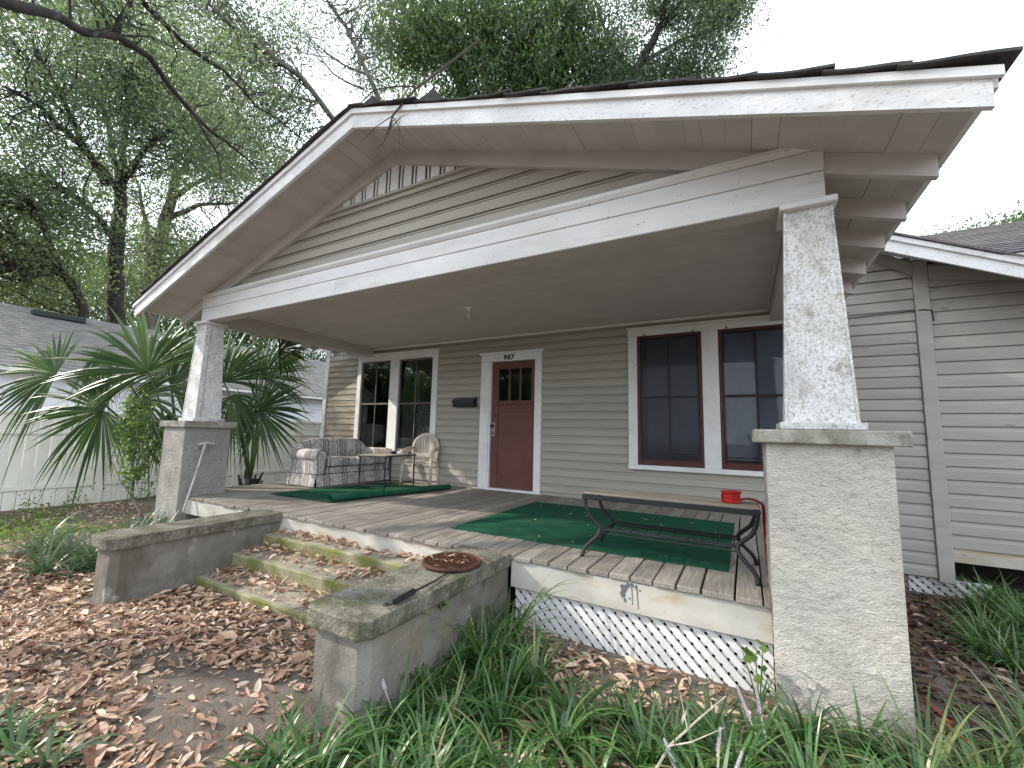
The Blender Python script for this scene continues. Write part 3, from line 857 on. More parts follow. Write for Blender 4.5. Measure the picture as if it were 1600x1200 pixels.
while y < W - 0.01:
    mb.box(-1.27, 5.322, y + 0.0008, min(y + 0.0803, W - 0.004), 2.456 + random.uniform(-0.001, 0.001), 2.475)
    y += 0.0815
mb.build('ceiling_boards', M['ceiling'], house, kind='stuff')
board(-1.268, 5.32, 0.208, 0.235, 2.425, 2.455, 'ceiling_moulding', M['soffit'])
board(-1.268, 5.32, W - 0.035, W - 0.003, 2.420, 2.455, 'ceiling_moulding', M['trim'])
board(-1.269, -1.245, 0.24, W - 0.04, 2.425, 2.455, 'ceiling_moulding', M['soffit'])
board(5.298, 5.322, 0.24, W - 0.04, 2.425, 2.455, 'ceiling_moulding', M['soffit'])

# --- piers and columns
def stucco_box(x0, x1, y0, y1, z0, z1, name, m=None, step=0.0095, amp=0.0075):
    V, F = [], []
    def face(o, a, b, la, lb, nrm):
        na, nb = max(2, int(la / step)), max(2, int(lb / step))
        base = len(V)
        for j in range(nb + 1):
            for i in range(na + 1):
                p = Vector(o) + Vector(a) * (la * i / na) + Vector(b) * (lb * j / nb)
                q = Vector((p.x * 24, p.y * 24, p.z * 34))
                d = mnoise.noise(q) * 0.6 + mnoise.noise(q * 2.3) * 0.4
                d = max(-0.25, d) * amp + 0.004 * mnoise.noise(p * 3.1)
                e = min(i, na - i, j * 3, (nb - j) * 3)
                V.append(p + Vector(nrm) * (d * min(1, e / 2.0)))
        for j in range(nb):
            for i in range(na):
                F.append((base + j * (na + 1) + i, base + j * (na + 1) + i + 1, base + (j + 1) * (na + 1) + i + 1, base + (j + 1) * (na + 1) + i))
    dx, dy, dz = x1 - x0, y1 - y0, z1 - z0
    face((x0, y0, z0), (1, 0, 0), (0, 0, 1), dx, dz, (0, -1, 0))
    face((x1, y0, z0), (0, 1, 0), (0, 0, 1), dy, dz, (1, 0, 0))
    face((x0, y1, z0), (0, -1, 0), (0, 0, 1), dy, dz, (-1, 0, 0))
    face((x1, y1, z0), (-1, 0, 0), (0, 0, 1), dx, dz, (0, 1, 0))
    mb = MB(); mb.v = [tuple(v) for v in V]; mb.f = F
    return mb.build(name, m or M['stucco'], house, smooth=True)
def pier(cx, cw):
    p = stucco_box(cx - 0.272, cx + 0.272, -0.085, 0.46, -0.75, 0.868, 'pier', M['stucco'] if cx > 2 else M['stuccogrey'])
    mb = MB(); mb.cbox(cx - 0.336, cx + 0.336, -0.125, 0.51, 0.866, 0.946, 0.006, 0.004); mb.build('pier_cap', M['cap'], p)
    x0, x1 = cw - 0.158, cw + 0.158
    t0, t1 = cw - 0.108, cw + 0.108
    mb = MB()
    mb.hexa([(x0, 0.02, 0.988), (x1, 0.02, 0.988), (x1, 0.336, 0.988), (x0, 0.336, 0.988), (t0, 0.065, 2.256), (t1, 0.065, 2.256), (t1, 0.281, 2.256), (t0, 0.281, 2.256)])
    c = mb.build('column', M['column'], house)
    mb = MB(); mb.cbox(cw - 0.195, cw + 0.195, -0.012, 0.37, 0.947, 0.987, 0.004); mb.build('column_base', M['column'], c)
    mb = MB(); mb.cbox(cw - 0.142, cw + 0.142, 0.018, 0.32, 2.256, 2.2955, 0.006); mb.build('column_capital', M['beam'], c)
    for (a, b, ya, yb) in ((x1, t1, 0.02, 0.065), (x0 - 0.012, t0 - 0.012, 0.02, 0.065)):   # corner battens
        mb = MB()
        mb.hexa([(a, ya - 0.006, 0.988), (a + 0.012, ya - 0.006, 0.988), (a + 0.012, ya + 0.05, 0.988), (a, ya + 0.05, 0.988), (b, yb - 0.006, 2.256), (b + 0.012, yb - 0.006, 2.256), (b + 0.012, yb + 0.05, 2.256), (b, yb + 0.05, 2.256)])
        mb.build('corner_batten', M['column'], c)
pier(5.385, 5.385)
pier(-1.495, -1.405)

# --- deck
deck = MB(); deck.box(-1.7, 5.6, 0.05, W - 0.02, -0.12, -0.034); deck = deck.build('porch_deck', M['shadeblack'], house)
x = -1.75
while x < 5.62:
    w = 0.1385 + random.uniform(-0.003, 0.003)
    gap = 0.007 + random.uniform(0, 0.006)
    if abs(x + w - 4.94) < 0.08:
        w = 4.937 - x; gap = 0.012
    y0 = random.uniform(-0.028, -0.006)
    mb = MB(); mb.cbox(x, x + w - gap, y0, W - 0.004, -0.032, random.uniform(-0.0025, 0.0025), 0.004)
    mb.build('plank', M['deck'], deck)
    x += w
board(3.475, 5.112, 0.0, 0.028, -0.222, -0.034, 'deck_fascia', M['deckfascia'])
board(0.72, 3.05, 0.0, 0.028, -0.175, -0.034, 'deck_fascia', M['deckfascia'])
board(-1.222, 0.40, 0.0, 0.028, -0.21, -0.034, 'deck_fascia', M['deckfascia'])
mb = MB()
mb.prism([(4.30 + 0.02 * math.cos(a) * (1 + .4 * math.sin(3 * a)), -0.0015, -0.085 + 0.038 * math.sin(a) * (1 + .3 * math.cos(2 * a))) for a in [2 * math.pi * i / 14 for i in range(14)]], (0, 0.001, 0))
for (bx_, bz_, br_) in ((4.325, -.058, .014), (4.292, -.118, .016), (4.306, -.150, .010), (4.352, -.052, .011), (4.375, -.062, .008), (4.335, -.135, .005), (4.40, -.075, .005)):
    mb.prism([(bx_ + br_ * math.cos(a) * (1 + .25 * math.sin(2 * a + bx_ * 90)), -0.0021, bz_ + br_ * 1.25 * math.sin(a) * (1 + .2 * math.cos(3 * a))) for a in [2 * math.pi * i / 12 for i in range(12)]], (0, 0.001, 0))
mb.prism([(4.345, -0.0015, -0.05), (4.352, -0.0015, -0.05), (4.356, -0.0015, -0.17), (4.352, -0.0015, -0.17)], (0, 0.001, 0))
mb.prism([(4.375, -0.0015, -0.045), (4.384, -0.0015, -0.045), (4.392, -0.0015, -0.19), (4.388, -0.0015, -0.19)], (0, 0.001, 0))
mb.build('paint_drip', mat('grey_paint_splash', (0.10, 0.115, 0.125), rough=0.5), house)

# --- lattice: strips clipped to their panel
def lattice(x0, x1, z0, z1, y, step, sw, name, tilt=0.0):
    pan = MB()
    pan.box(x0, x1, y + 0.032, y + 0.040, z1 - 0.018, z1); pan.box(x0, x1, y + 0.032, y + 0.040, z0, z0 + 0.018)
    pan = pan.build(name, M['lattice'], house)
    for layer, sl in ((0, -1), (1, 1)):
        c = (x0 - z1 if sl > 0 else x0 + z0) - 0.3
        cmax = (x1 - z0 if sl > 0 else x1 + z1) + 0.3
        while c < cmax:
            # strip between lines  x - sl*z = c  and  c + sw*sqrt2
            poly = [(x0, z0), (x1, z0), (x1, z1), (x0, z1)]
            for lim, sign in ((c, 1), (c + sw * 1.414, -1)):
                res = []
                for i in range(len(poly)):
                    p, q = poly[i], poly[(i + 1) % len(poly)]
                    fp, fq = sign * (p[0] - sl * p[1] - lim), sign * (q[0] - sl * q[1] - lim)
                    if fp >= 0:
                        res.append(p)
                    if fp * fq < 0:
                        t = fp / (fp - fq)
                        res.append((p[0] + (q[0] - p[0]) * t, p[1] + (q[1] - p[1]) * t))
                poly = res
                if len(poly) < 3:
                    break
            if len(poly) >= 3:
                yy = y + layer * 0.017
                ty = random.uniform(-.0012, .0012); mb = MB(); mb.prism([(a, yy + ty, b) for a, b in poly], (0, 0.010, 0))
                mb.build('lattice_strip', M['lattice'], pan)
            c += step * 1.414
lattice(3.50, 5.108, -0.60, -0.226, 0.035, 0.0545, 0.037, 'lattice_panel')
lattice(6.42, 7.02, -0.72, -0.44, W + 0.05, 0.057, 0.037, 'lattice_panel')
mb = MB(); mb.box(3.45, 5.11, 0.35, 0.40, -0.75, -0.13); mb.box(-1.2, 0.4, 0.35, 0.40, -0.75, -0.13); mb.build('crawlspace_shade_sheet', M['shadeblack'], house)  # near-black sheets painted as the shade behind lattice and deck front

# --- windows
def window_unit(wins, cas, sashm, glassm, thick, blinds, screen=None, blindm=None):
    x0, x1, z0, z1 = cas           # outer casing
    yc = W - 0.022
    xa, xb = wins[0][0], wins[-1][1]
    za, zb = wins[0][2], wins[0][3]
    fr = MB()
    fr.cbox(x0, xa, yc, W + 0.022, za, zb, 0.004)
    fr.cbox(xb, x1, yc, W + 0.022, za, zb, 0.004)
    fr.cbox(wins[0][1], wins[1][0], yc, W + 0.022, za, zb, 0.004)
    fr.cbox(x0 - 0.004, x1 + 0.004, yc - 0.003, W + 0.021, zb + 0.001, z1 - 0.02, 0.004)
    fr.prism([(x0 - 0.022, yc - 0.022, z1), (x1 + 0.022, yc - 0.022, z1), (x1 + 0.008, yc - 0.008, z1 - 0.019), (x0 - 0.008, yc - 0.008, z1 - 0.019)], (0, 0.04, 0))
    unit = fr.build('window', M['trim'], house)
    sl = MB(); sl.cbox(x0 - 0.006, x1 + 0.006, yc - 0.022, W + 0.02, z0, za - 0.001, 0.005); sl.build('window_sill', M['trim'], unit)
    for (a, b, c, d), bl in zip(wins, blinds):
        mid = c + (d - c) * 0.515
        s = MB()
        t = thick
        y0, y1 = W + 0.004, W + 0.034
        if screen:
            f_ = MB()
            f_.cbox(a, a + .036, yc + .004, W + .002, c + .078, d - .034, .003); f_.cbox(b - .036, b, yc + .004, W + .002, c + .078, d - .034, .003)
            f_.cbox(a, b, yc + .004, W + .002, d - .034, d, .003); f_.cbox(a, b, yc + .002, W + .002, c, c + .078, .004)
            sf = f_.build('screen_frame', M['sash'], unit)
            f_ = MB(); f_.box(a + .034, b - .034, W - .010, W - .0095, c + .076, d - .032); f_.build('screen', screen[0] if a == wins[0][0] else screen[1], unit)
        s.cbox(a, a + t, y0, y1, c, d, 0.003); s.cbox(b - t, b, y0, y1, c, d, 0.003)
        s.cbox(a + t, b - t, y0, y1, d - t, d, 0.003); s.cbox(a + t, b - t, y0, y1, c, c + t * 1.7, 0.003)
        s.cbox(a + t, b - t, y0 - 0.004, y1, mid - 0.016, mid + 0.016, 0.003)
        xm = (a + b) / 2
        mw = 0.010 if t < 0.04 else 0.014
        s.cbox(xm - mw, xm + mw, y0 + 0.012, y1, c + t * 1.7, mid - 0.016, 0.003)
        s.cbox(xm - mw, xm + mw, y0 + 0.006, y1, mid + 0.016, d - t, 0.003)
        if t > 0.04:
            for xx in (a + 0.1, b - 0.1):
                s.cbox(xx - 0.01, xx + 0.01, yc - 0.008, yc - 0.004, d + 0.002, d + 0.028, 0.001)
        s.build('sash', sashm, unit)
        for (p, q) in ((a + t, xm - mw), (xm + mw, b - t)):
            for (e, f) in ((c + t * 1.7, mid - 0.016), (mid + 0.016, d - t)):
                g = MB(); g.box(p - 0.002, q + 0.002, y0 + 0.017, y0 + 0.020, e - 0.002, f + 0.002); g.build('pane', glassm, unit)
        if bl:
            mb = MB()
            zt, zb_, xa_, xb_ = bl
            zz = zt
            k = 0
            while zz > zb_:
                sag = 0.004 * math.sin(k * 1.7)
                mb.hexa([(xa_, W + 0.068, zz - 0.012), (xb_, W + 0.068, zz - 0.012 + sag), (xb_, W + 0.076, zz + 0.0125 + sag), (xa_, W + 0.076, zz + 0.0125),
                         (xa_, W + 0.067, zz - 0.0115), (xb_, W + 0.067, zz - 0.0115 + sag), (xb_, W + 0.075, zz + 0.013 + sag), (xa_, W + 0.075, zz + 0.013)])
                zz -= 0.0215; k += 1
            mb.box(xa_, xb_, W + 0.062, W + 0.088, zt + 0.01, zt + 0.04)
            mb.box(xa_, xb_, W + 0.064, W + 0.086, zb_ - 0.03, zb_ - 0.012)
            for xx in (xa_ + 0.12, xb_ - 0.12):
                mb.box(xx - 0.0015, xx + 0.0015, W + 0.060, W + 0.062, zb_, zt)
            mb.build('blind', blindm or M['blind'], unit, kind='stuff')
window_unit([(-1.567, -0.80, 0.512, 2.205), (-0.584, 0.207, 0.512, 2.205)], (-1.672, 0.322, 0.445, 2.345), M['sashgrey'], M['glass'], 0.032,
            [(2.12, 2.06, -1.52, -0.84), (1.36, 0.60, -0.52, 0.17)], blindm=mat('shade_darkened_blind', (0.16, 0.16, 0.165), (0.12, 0.12, 0.125), 3, rough=0.6))  # blind colour darkened to offset the sun falling on the slats
window_unit([(3.754, 4.565, 0.517, 2.252), (4.755, 5.566, 0.517, 2.252)], (3.634, 5.686, 0.456, 2.372), M['sashdark'], M['glass'], 0.052,
            [(2.17, 0.72, 3.87, 4.49), (2.18, 0.66, 4.82, 5.51)], screen=(M['screen'], M['screenlight']))

# --- door
dfr = MB()
dfr.cbox(1.233, 1.395, W - 0.024, W + 0.022, -0.001, 2.034, 0.004)
dfr.cbox(1.396, 1.424, W - 0.010, W + 0.06, 0.0, 2.034, 0.003)
dfr.cbox(2.214, 2.325, W - 0.024, W + 0.06, -0.001, 2.034, 0.004)
dfr.cbox(1.233, 2.325, W - 0.027, W + 0.06, 2.036, 2.148, 0.004)
dfr.prism([(1.185, W - 0.05, 2.185), (2.375, W - 0.05, 2.185), (2.335, W - 0.032, 2.149), (1.225, W - 0.032, 2.149)], (0, 0.07, 0))
dfr.cbox(1.30, 2.30, W - 0.02, W + 0.09, -0.02, 0.032, 0.004)
dfr = dfr.build('door_casing', M['trim'], house)
YD = W + 0.03
door = MB()
DX0, DX1 = 1.426, 2.211
GX0, GX1, GZ0, GZ1 = 1.548, 2.132, 1.405, 1.915
door.cbox(DX0, GX0, YD, YD + 0.045, 0.036, 2.03, 0.003)
door.cbox(GX1, DX1, YD, YD + 0.045, 0.036, 2.03, 0.003)
door.cbox(GX0 + .0005, GX1 - .0005, YD + .001, YD + 0.045, GZ1, 2.03, 0.003)
door.cbox(GX0 + .0005, GX1 - .0005, YD + .001, YD + 0.045, 1.225, GZ0, 0.003)
door.cbox(GX0 + .0005, GX1 - .0005, YD + .001, YD + 0.045, 0.036, 0.235, 0.003)
door.box(GX0 - .001, GX1 + .001, YD + 0.014, YD + 0.04, 0.23, 1.23)
for xx in (GX0 + (GX1 - GX0) / 3, GX0 + 2 * (GX1 - GX0) / 3):
    door.cbox(xx - 0.016, xx + 0.016, YD + 0.004, YD + 0.04, GZ0, GZ1, 0.003)
door.cbox(1.52, 2.165, YD - 0.026, YD - 0.0005, 1.345, 1.375, 0.004)
for i in range(9):
    xx = 1.545 + i * 0.0735
    door.box(xx, xx + 0.02, YD - 0.014, YD - 0.0005, 1.318, 1.345)
door = door.build('door', M['door'], house)
for i in range(3):
    w = (GX1 - GX0) / 3
    mb = MB(); mb.box(GX0 + i * w + (0.016 if i else 0), GX0 + (i + 1) * w - (0.016 if i < 2 else 0), YD + 0.02, YD + 0.024, GZ0, GZ1); mb.build('pane', M['glass'], door)
mb = MB(); mb.cbox(1.438, 1.502, YD - 0.006, YD - 0.0005, 0.84, 1.06, 0.003); mb.build('lock_plate', mat('tan_lock_plate', (0.33, 0.27, 0.21), (0.25, 0.2, 0.155), 20, rough=0.5), door)
def knob(z, r, m, name):
    mb = MB()
    prof = [(0.012, 0), (0.012, 0.03), (r * .8, 0.036), (r, 0.05), (r * .85, 0.066), (r * .4, 0.072)]
    n = 14
    base = 0
    for rr, d in prof:
        for k_ in range(n):
            a = 2 * math.pi * k_ / n
            mb.v.append((1.470 + rr * math.cos(a), YD - 0.006 - d, z + rr * math.sin(a)))
    for i in range(len(prof) - 1):
        for k_ in range(n):
            mb.f.append((i * n + k_, i * n + (k_ + 1) % n, (i + 1) * n + (k_ + 1) % n, (i + 1) * n + k_))
    mb.f.append(tuple((len(prof) - 1) * n + k_ for k_ in range(n)))
    mb.build(name, m, door, smooth=True)
knob(1.0, 0.03, M['blackpaint'], 'door_knob'); knob(0.895, 0.024, M['brass'], 'deadbolt')

# ------------------------------------------------------------------ house number, mailbox, porch light, doorbell
num = thing('house_number', 'black house number 907 on the white head casing over the maroon door', 'house number', (1.74, W - 0.03, 2.06))
for i, ch in enumerate('907'):
    cu = bpy.data.curves.new('digit', 'FONT')
    cu.body = ch; cu.size = 0.105; cu.extrude = 0.003; cu.offset = 0.0035
    tmp = bpy.data.objects.new('digit_tmp', cu); COL.objects.link(tmp)
    bpy.context.view_layer.update()
    me = bpy.data.meshes.new_from_object(tmp.evaluated_get(bpy.context.evaluated_depsgraph_get()))
    bpy.data.objects.remove(tmp)
    me.materials.clear(); me.materials.append(M['blackpaint'])
    for v in me.vertices:
        x, y_ = v.co.x, v.co.y
        v.co = Vector((x + 0.18 * y_ - 0.085 + i * 0.068, -0.0025 - v.co.z, y_ - 0.004))
    link('digit', me, num)
mail = thing('mailbox', 'black metal mailbox with a flap lid hung on the siding beside the door', 'mailbox', (0.955, W - 0.05, 1.30))
mb = MB(); mb.prism([(0.75, W - 0.004, 1.30), (0.75, W - 0.095, 1.30), (0.75, W - 0.11, 1.33), (0.75, W - 0.11, 1.405), (0.75, W - 0.004, 1.45)], (0.41, 0, 0)); mb.build('box', M['blackpaint'], mail)
mb = MB(); mb.prism([(0.74, W - 0.004, 1.468), (0.74, W - 0.004, 1.455), (0.74, W - 0.118, 1.41), (0.74, W - 0.126, 1.36), (0.74, W - 0.132, 1.36), (0.74, W - 0.125, 1.422)], (0.43, 0, 0)); mb.build('lid', M['blackpaint'], mail)
mb = MB(); mb.cbox(1.182, 1.206, W - 0.012, W - 0.001, 1.275, 1.30, 0.003)
single(mb, 'doorbell', M['blackpaint'], 'tiny dark doorbell button on the siding between mailbox and door', 'doorbell')
lt = thing('porch_light', 'bare bulb in a white holder on the porch ceiling', 'ceiling light', (2.02, 1.43, 2.455))
mb = MB(); mb.lathe([(0.06, 0), (0.062, -0.012), (0.045, -0.028), (0.030, -0.032), (0.028, -0.055)], (2.02, 1.43, 2.455), 18); mb.build('holder', M['trim'], lt, smooth=True)
mb = MB(); mb.lathe([(0.014, 0), (0.018, -0.015), (0.030, -0.04), (0.032, -0.06), (0.024, -0.08), (0.008, -0.09)], (2.02, 1.43, 2.40), 16); mb.build('bulb', M['bulb'], lt, smooth=True)

# ------------------------------------------------------------------ front steps
steps = thing('concrete_steps', 'mossy concrete front steps between two low side walls', 'steps', (1.9, -0.7, -0.5))
def step(y0, y1, ztop, zbot):
    mb = MB()
    x0, x1 = 0.735, 3.06
    n = 24
    rows = [(y1, ztop), (y0 + 0.012, ztop), (y0, ztop - 0.012), (y0 + 0.006, zbot)]
    for i in range(n + 1):
        x = x0 + (x1 - x0) * i / n
        for yy, zz in rows:
            mb.v.append((x, yy + 0.004 * mnoise.noise(Vector((x * 4, zz * 9, yy * 3))), zz + 0.005 * mnoise.noise(Vector((x * 3, yy * 5, 1)))))
    fm = []
    for i in range(n):
        for j in range(3):
            mb.f.append((i * 4 + j, (i + 1) * 4 + j, (i + 1) * 4 + j + 1, i * 4 + j + 1))
            fm.append(0 if j == 0 else 1)
    mb.fm = fm
    mb.build('step', None, steps, mats=[M['tread'], M['moss']])
step(-0.165, 0.03, -0.180, -0.34)
step(-0.45, -0.16, -0.297, -0.46)
step(-0.755, -0.445, -0.430, -0.62)
def cheek(x0, x1, name):
    def blk(xa, xb, ya, yb, za, zb, ch, m, nm, par):
        # plan outline with chamfered front corners, edges broken by noise
        out = [(xa, yb), (xa, ya + ch), (xa + ch * .9, ya), (xb - ch * .9, ya), (xb, ya + ch), (xb, yb)]
        pts = []
        for i in range(len(out) - 1):
            p, q = out[i], out[i + 1]
            k = max(1, int(math.hypot(q[0] - p[0], q[1] - p[1]) / 0.06))
            for j in range(k):
                pts.append((p[0] + (q[0] - p[0]) * j / k, p[1] + (q[1] - p[1]) * j / k))
        pts.append(out[-1])
        mb = MB()
        n = len(pts)
        lv = [(zb - 0.005, 0.0), (zb, 0.006)] if za > -0.2 else [(zb, 0)]
        cx, cy = (xa + xb) / 2, (ya + yb) / 2
        rings = [(za, 0.004), (za + 0.01, 0.0), ((za + zb) / 2, 0.0)] + lv
        for (zz, ins) in rings:
            for (px, py) in pts:
                d = 0.006 * mnoise.noise(Vector((px * 9, py * 9, zz * 9))) - ins
                l = math.hypot(px - cx, py - cy)
                sx = 1 if px > cx else -1
                fy = (1 if py < ya + 0.05 else 0)
                mb.v.append((px + sx * d, py - fy * d, zz + (0.006 * mnoise.noise(Vector((px * 5, py * 5, 2))) if zz > zb - 0.05 else 0)))
        for r in range(len(rings) - 1):
            for i in range(n):
                j = (i + 1) % n
                mb.f.append((r * n + i, r * n + j, (r + 1) * n + j, (r + 1) * n + i))
        mb.f.append(tuple((len(rings) - 1) * n + i for i in range(n)))
        mb.f.append(tuple(i for i in range(n))[::-1])
        return mb.build(nm, m, par)
    b = blk(x0 + 0.03, x1 - 0.03, -1.345, 0.022, -0.75, -0.072, 0.05, M['concrete'], 'side_wall', steps)
    blk(x0, x1, -1.385, -0.004, -0.078, 0.012, 0.055, M['mosscap'], 'wall_cap', b)
cheek(0.40, 0.765, 'a'); cheek(3.035, 3.475, 'b')
# a fern sprouting from the wall face and a loop of wire near its foot
mb = MB()
for i in range(9):
    a = random.uniform(-1.3, 1.3); l = random.uniform(0.03, 0.06)
    p0 = Vector((3.448, -0.80 + random.uniform(-.01, .01), -0.11))
    p1 = p0 + Vector((0.03, math.sin(a) * l * .6, math.cos(a) * l)); p2 = p1 + Vector((0.02, math.sin(a) * l * .6, -l * .3))
    d = Vector((0, 0.009, 0.006))
    mb.strip([p0 - d * .3, p1 - d, p2], [p0 + d * .3, p1 + d, p2])
single(mb, 'wall_plant', M['shrubleaf'], 'small green seedling growing out of the concrete side wall face', 'plant')
mb = MB(); mb.tube([(3.50, -0.12, -0.50), (3.49, -0.14, -0.33), (3.52, -0.09, -0.30), (3.57, -0.05, -0.34), (3.58, -0.03, -0.50)], 0.005, 5)
single(mb, 'wire_loop', M['black'], 'dark bent wire standing in the corner of wall and lattice', 'wire')
mb = MB(); mb.cbox(0.03, 0.36, -1.18, -1.05, -0.50, -0.445, 0.01, 0.012)
single(mb, 'stone_block', M['concrete'], 'grey stone slab lying in the grass by the far step wall', 'stone')

# ------------------------------------------------------------------ things on the step wall
gr = thing('round_grate', 'rusty round iron grate lying on the near step wall cap', 'grate', (3.275, -0.46, 0.018))
mb = MB(); c = (3.275, -0.46)
ring = [(c[0] + 0.185 * math.cos(2 * math.pi * i / 32), c[1] + 0.185 * math.sin(2 * math.pi * i / 32), 0.032) for i in range(33)]
mb.tube(ring, 0.012, 6); mb.build('rim', M['rust'], gr)
for i in range(-7, 8):
    t = i * 0.023
    hl = math.sqrt(0.185 ** 2 - t ** 2)
    mb = MB(); mb.cbox(c[0] + t - 0.004, c[0] + t + 0.004, c[1] - hl, c[1] + hl, 0.025, 0.038, 0.001); mb.build('bar', M['rust'], gr)
for i in range(-3, 4):
    t = i * 0.05
    hl = math.sqrt(0.185 ** 2 - t ** 2)
    mb = MB(); mb.cbox(c[0] - hl, c[0] + hl, c[1] + t - 0.005, c[1] + t + 0.005, 0.020, 0.033, 0.001); mb.build('bar', M['rust'], gr)
rod = thing('umbrella_stick', 'thin black rod with a thick grip and hook lying along the near wall cap', 'stick', (3.43, -0.9, 0.02))
mb = MB(); mb.tube([(3.44, -1.16, 0.032), (3.425, -1.0, 0.034)], [0.014, 0.015], 8); mb.build('grip', M['black'], rod)
mb = MB(); mb.tube([(3.425, -1.0, 0.03), (3.405, -0.80, 0.026), (3.37, -0.60, 0.022)], [0.006, 0.005, 0.004], 6); mb.build('shaft', M['black'], rod)
mb = MB(); mb.tube([(3.44, -1.16, 0.032), (3.452, -1.185, 0.034), (3.445, -1.215, 0.034), (3.425, -1.215, 0.033), (3.42, -1.195, 0.032), (3.435, -1.185, 0.031)], 0.005, 6); mb.build('hook', M['black'], rod)

# ------------------------------------------------------------------ rugs
def rug(x0, x1, y0, y1, name, label, skew=0.0):
    mb = MB()
    nx_, ny_ = 34, 26
    for j in range(ny_ + 1):
        for i in range(nx_ + 1):
            x = x0 + (x1 - x0) * i / nx_; y = y0 + (y1 - y0) * j / ny_ 
            ex = 0.008 * mnoise.noise(Vector((x * 3, y * 3, 2))) * (i in (0, nx_))
            ey = 0.012 * mnoise.noise(Vector((x * 3, y * 3, 5))) * (j in (0, ny_)) + skew * (i / nx_)
            mb.v.append((x + ex, y + ey, 0.0105 + 0.004 * max(0, mnoise.noise(Vector((x * 2.2, y * 3.5, 1)))) ))
    n = nx_ + 1
    for j in range(ny_):
        for i in range(nx_):
            mb.f.append((j * n + i, j * n + i + 1, (j + 1) * n + i + 1, (j + 1) * n + i))
    b = len(mb.v)
    per = [i for i in range(n)] + [j * n + nx_ for j in range(1, ny_ + 1)] + [ny_ * n + i for i in range(nx_ - 1, -1, -1)] + [j * n for j in range(ny_ - 1, 0, -1)]
    for i in per:
        v = mb.v[i]; mb.v.append((v[0], v[1], 0.003))
    for k_ in range(len(per)):
        k2 = (k_ + 1) % len(per)
        mb.f.append((per[k_], b + k_, b + k2, per[k2]))
    return single(mb, name, M['rug'], label, 'rug', loc=((x0 + x1) / 2, (y0 + y1) / 2, 0.0), smooth=False)
rug(2.597, 4.887, 0.44, 2.30, 'green_rug', 'large flat green outdoor carpet on the deck under the slatted bench')
# the second carpet: flat with one edge rolled
lr = thing('green_rug', 'dark green outdoor carpet with a rolled edge under the small table', 'rug', (0.2, 1.7, 0.0))
mb = MB()
e0, e1 = Vector((0.60, 0.70)), Vector((0.98, 2.55))       # rolled edge
f0, f1 = Vector((-0.62, 0.70)), Vector((-0.40, 2.60))
for j in range(15):
    t = j / 14
    a, b = f0.lerp(f1, t), e0.lerp(e1, t)
    for i in range(11):
        p = a.lerp(b, i / 10)
        mb.v.append((p.x, p.y + 0.01 * mnoise.noise(Vector((p.x * 4, p.y, 1))), 0.011 + 0.006 * max(0, mnoise.noise(Vector((p.x * 2, p.y * 2, 7))))))
for j in range(14):
    for i in range(10):
        mb.f.append((j * 11 + i, j * 11 + i + 1, (j + 1) * 11 + i + 1, (j + 1) * 11 + i))
mb.build('carpet', M['rug'], lr)
mb = MB()
for j in range(21):
    t = j / 20
    b = e0.lerp(e1, t)
    r = 0.040 + 0.006 * math.sin(9 * t) + 0.01 * mnoise.noise(Vector((t * 5, 0, 0)))
    for k_ in range(15):
        a = -math.pi / 2 + 2 * math.pi * 1.15 * k_ / 14
        rr = r * (1 - 0.30 * k_ / 14)
        mb.v.append((b.x + math.cos(a) * rr * 1.25, b.y + 0.006 * math.sin(7 * t + k_), 0.013 + r + math.sin(a) * rr))
for j in range(20):
    for k_ in range(14):
        mb.f.append((j * 15 + k_, j * 15 + k_ + 1, (j + 1) * 15 + k_ + 1, (j + 1) * 15 + k_))
mb.build('rolled_edge', M['rug'], lr, smooth=True)

# ------------------------------------------------------------------ sofa (its back to the porch side, facing along the porch)
sofa = thing('loveseat', 'striped floral grey loveseat with rolled arms at the end of the porch', 'sofa', (-1.0, 2.2, 0.0))
SX0, SX1, SY0, SY1 = -1.40, -0.655, 1.44, 2.93
def soft(x0, x1, y0, y1, z0, z1, r, name, m, par=sofa, puff=0.0, seg=3):
    bm = bmesh.new()
    bmesh.ops.create_cube(bm, size=1)
    for v in bm.verts:
        v.co = Vector((x0 + (v.co.x + .5) * (x1 - x0), y0 + (v.co.y + .5) * (y1 - y0), z0 + (v.co.z + .5) * (z1 - z0)))
    bmesh.ops.bevel(bm, geom=bm.edges[:], offset=r, segments=seg, affect='EDGES', profile=0.5)
    if puff:
        bmesh.ops.subdivide_edges(bm, edges=bm.edges[:], cuts=1, use_grid_fill=True)
        cx, cy = (x0 + x1) / 2, (y0 + y1) / 2
        for v in bm.verts:
            if v.co.z > (z0 + z1) / 2:
                v.co.z += puff * max(0, 1 - ((v.co.x - cx) / (x1 - x0) * 2) ** 2) * max(0, 1 - ((v.co.y - cy) / (y1 - y0) * 2) ** 2)
    mb = MB()
    mb.v = [tuple(v.co) for v in bm.verts]
    mb.f = [tuple(v.index for v in f.verts) for f in bm.faces]
    bm.free()
    return mb.build(name, m, par, smooth=True)
soft(SX0 + .02, SX1 - .03, SY0 + .045, SY1 - .03, 0.12, 0.30, 0.02, 'seat_base', M['fab_y'])
ym = (SY0 + SY1) / 2 + 0.02
for (a, b) in ((SY0 + 0.17, ym - .003), (ym + .003, SY1 - 0.10)):
    soft(SX0 + 0.18, SX1 + 0.0, a, b, 0.295, 0.43, 0.035, 'seat_cushion', M['fab_y'], puff=0.03)
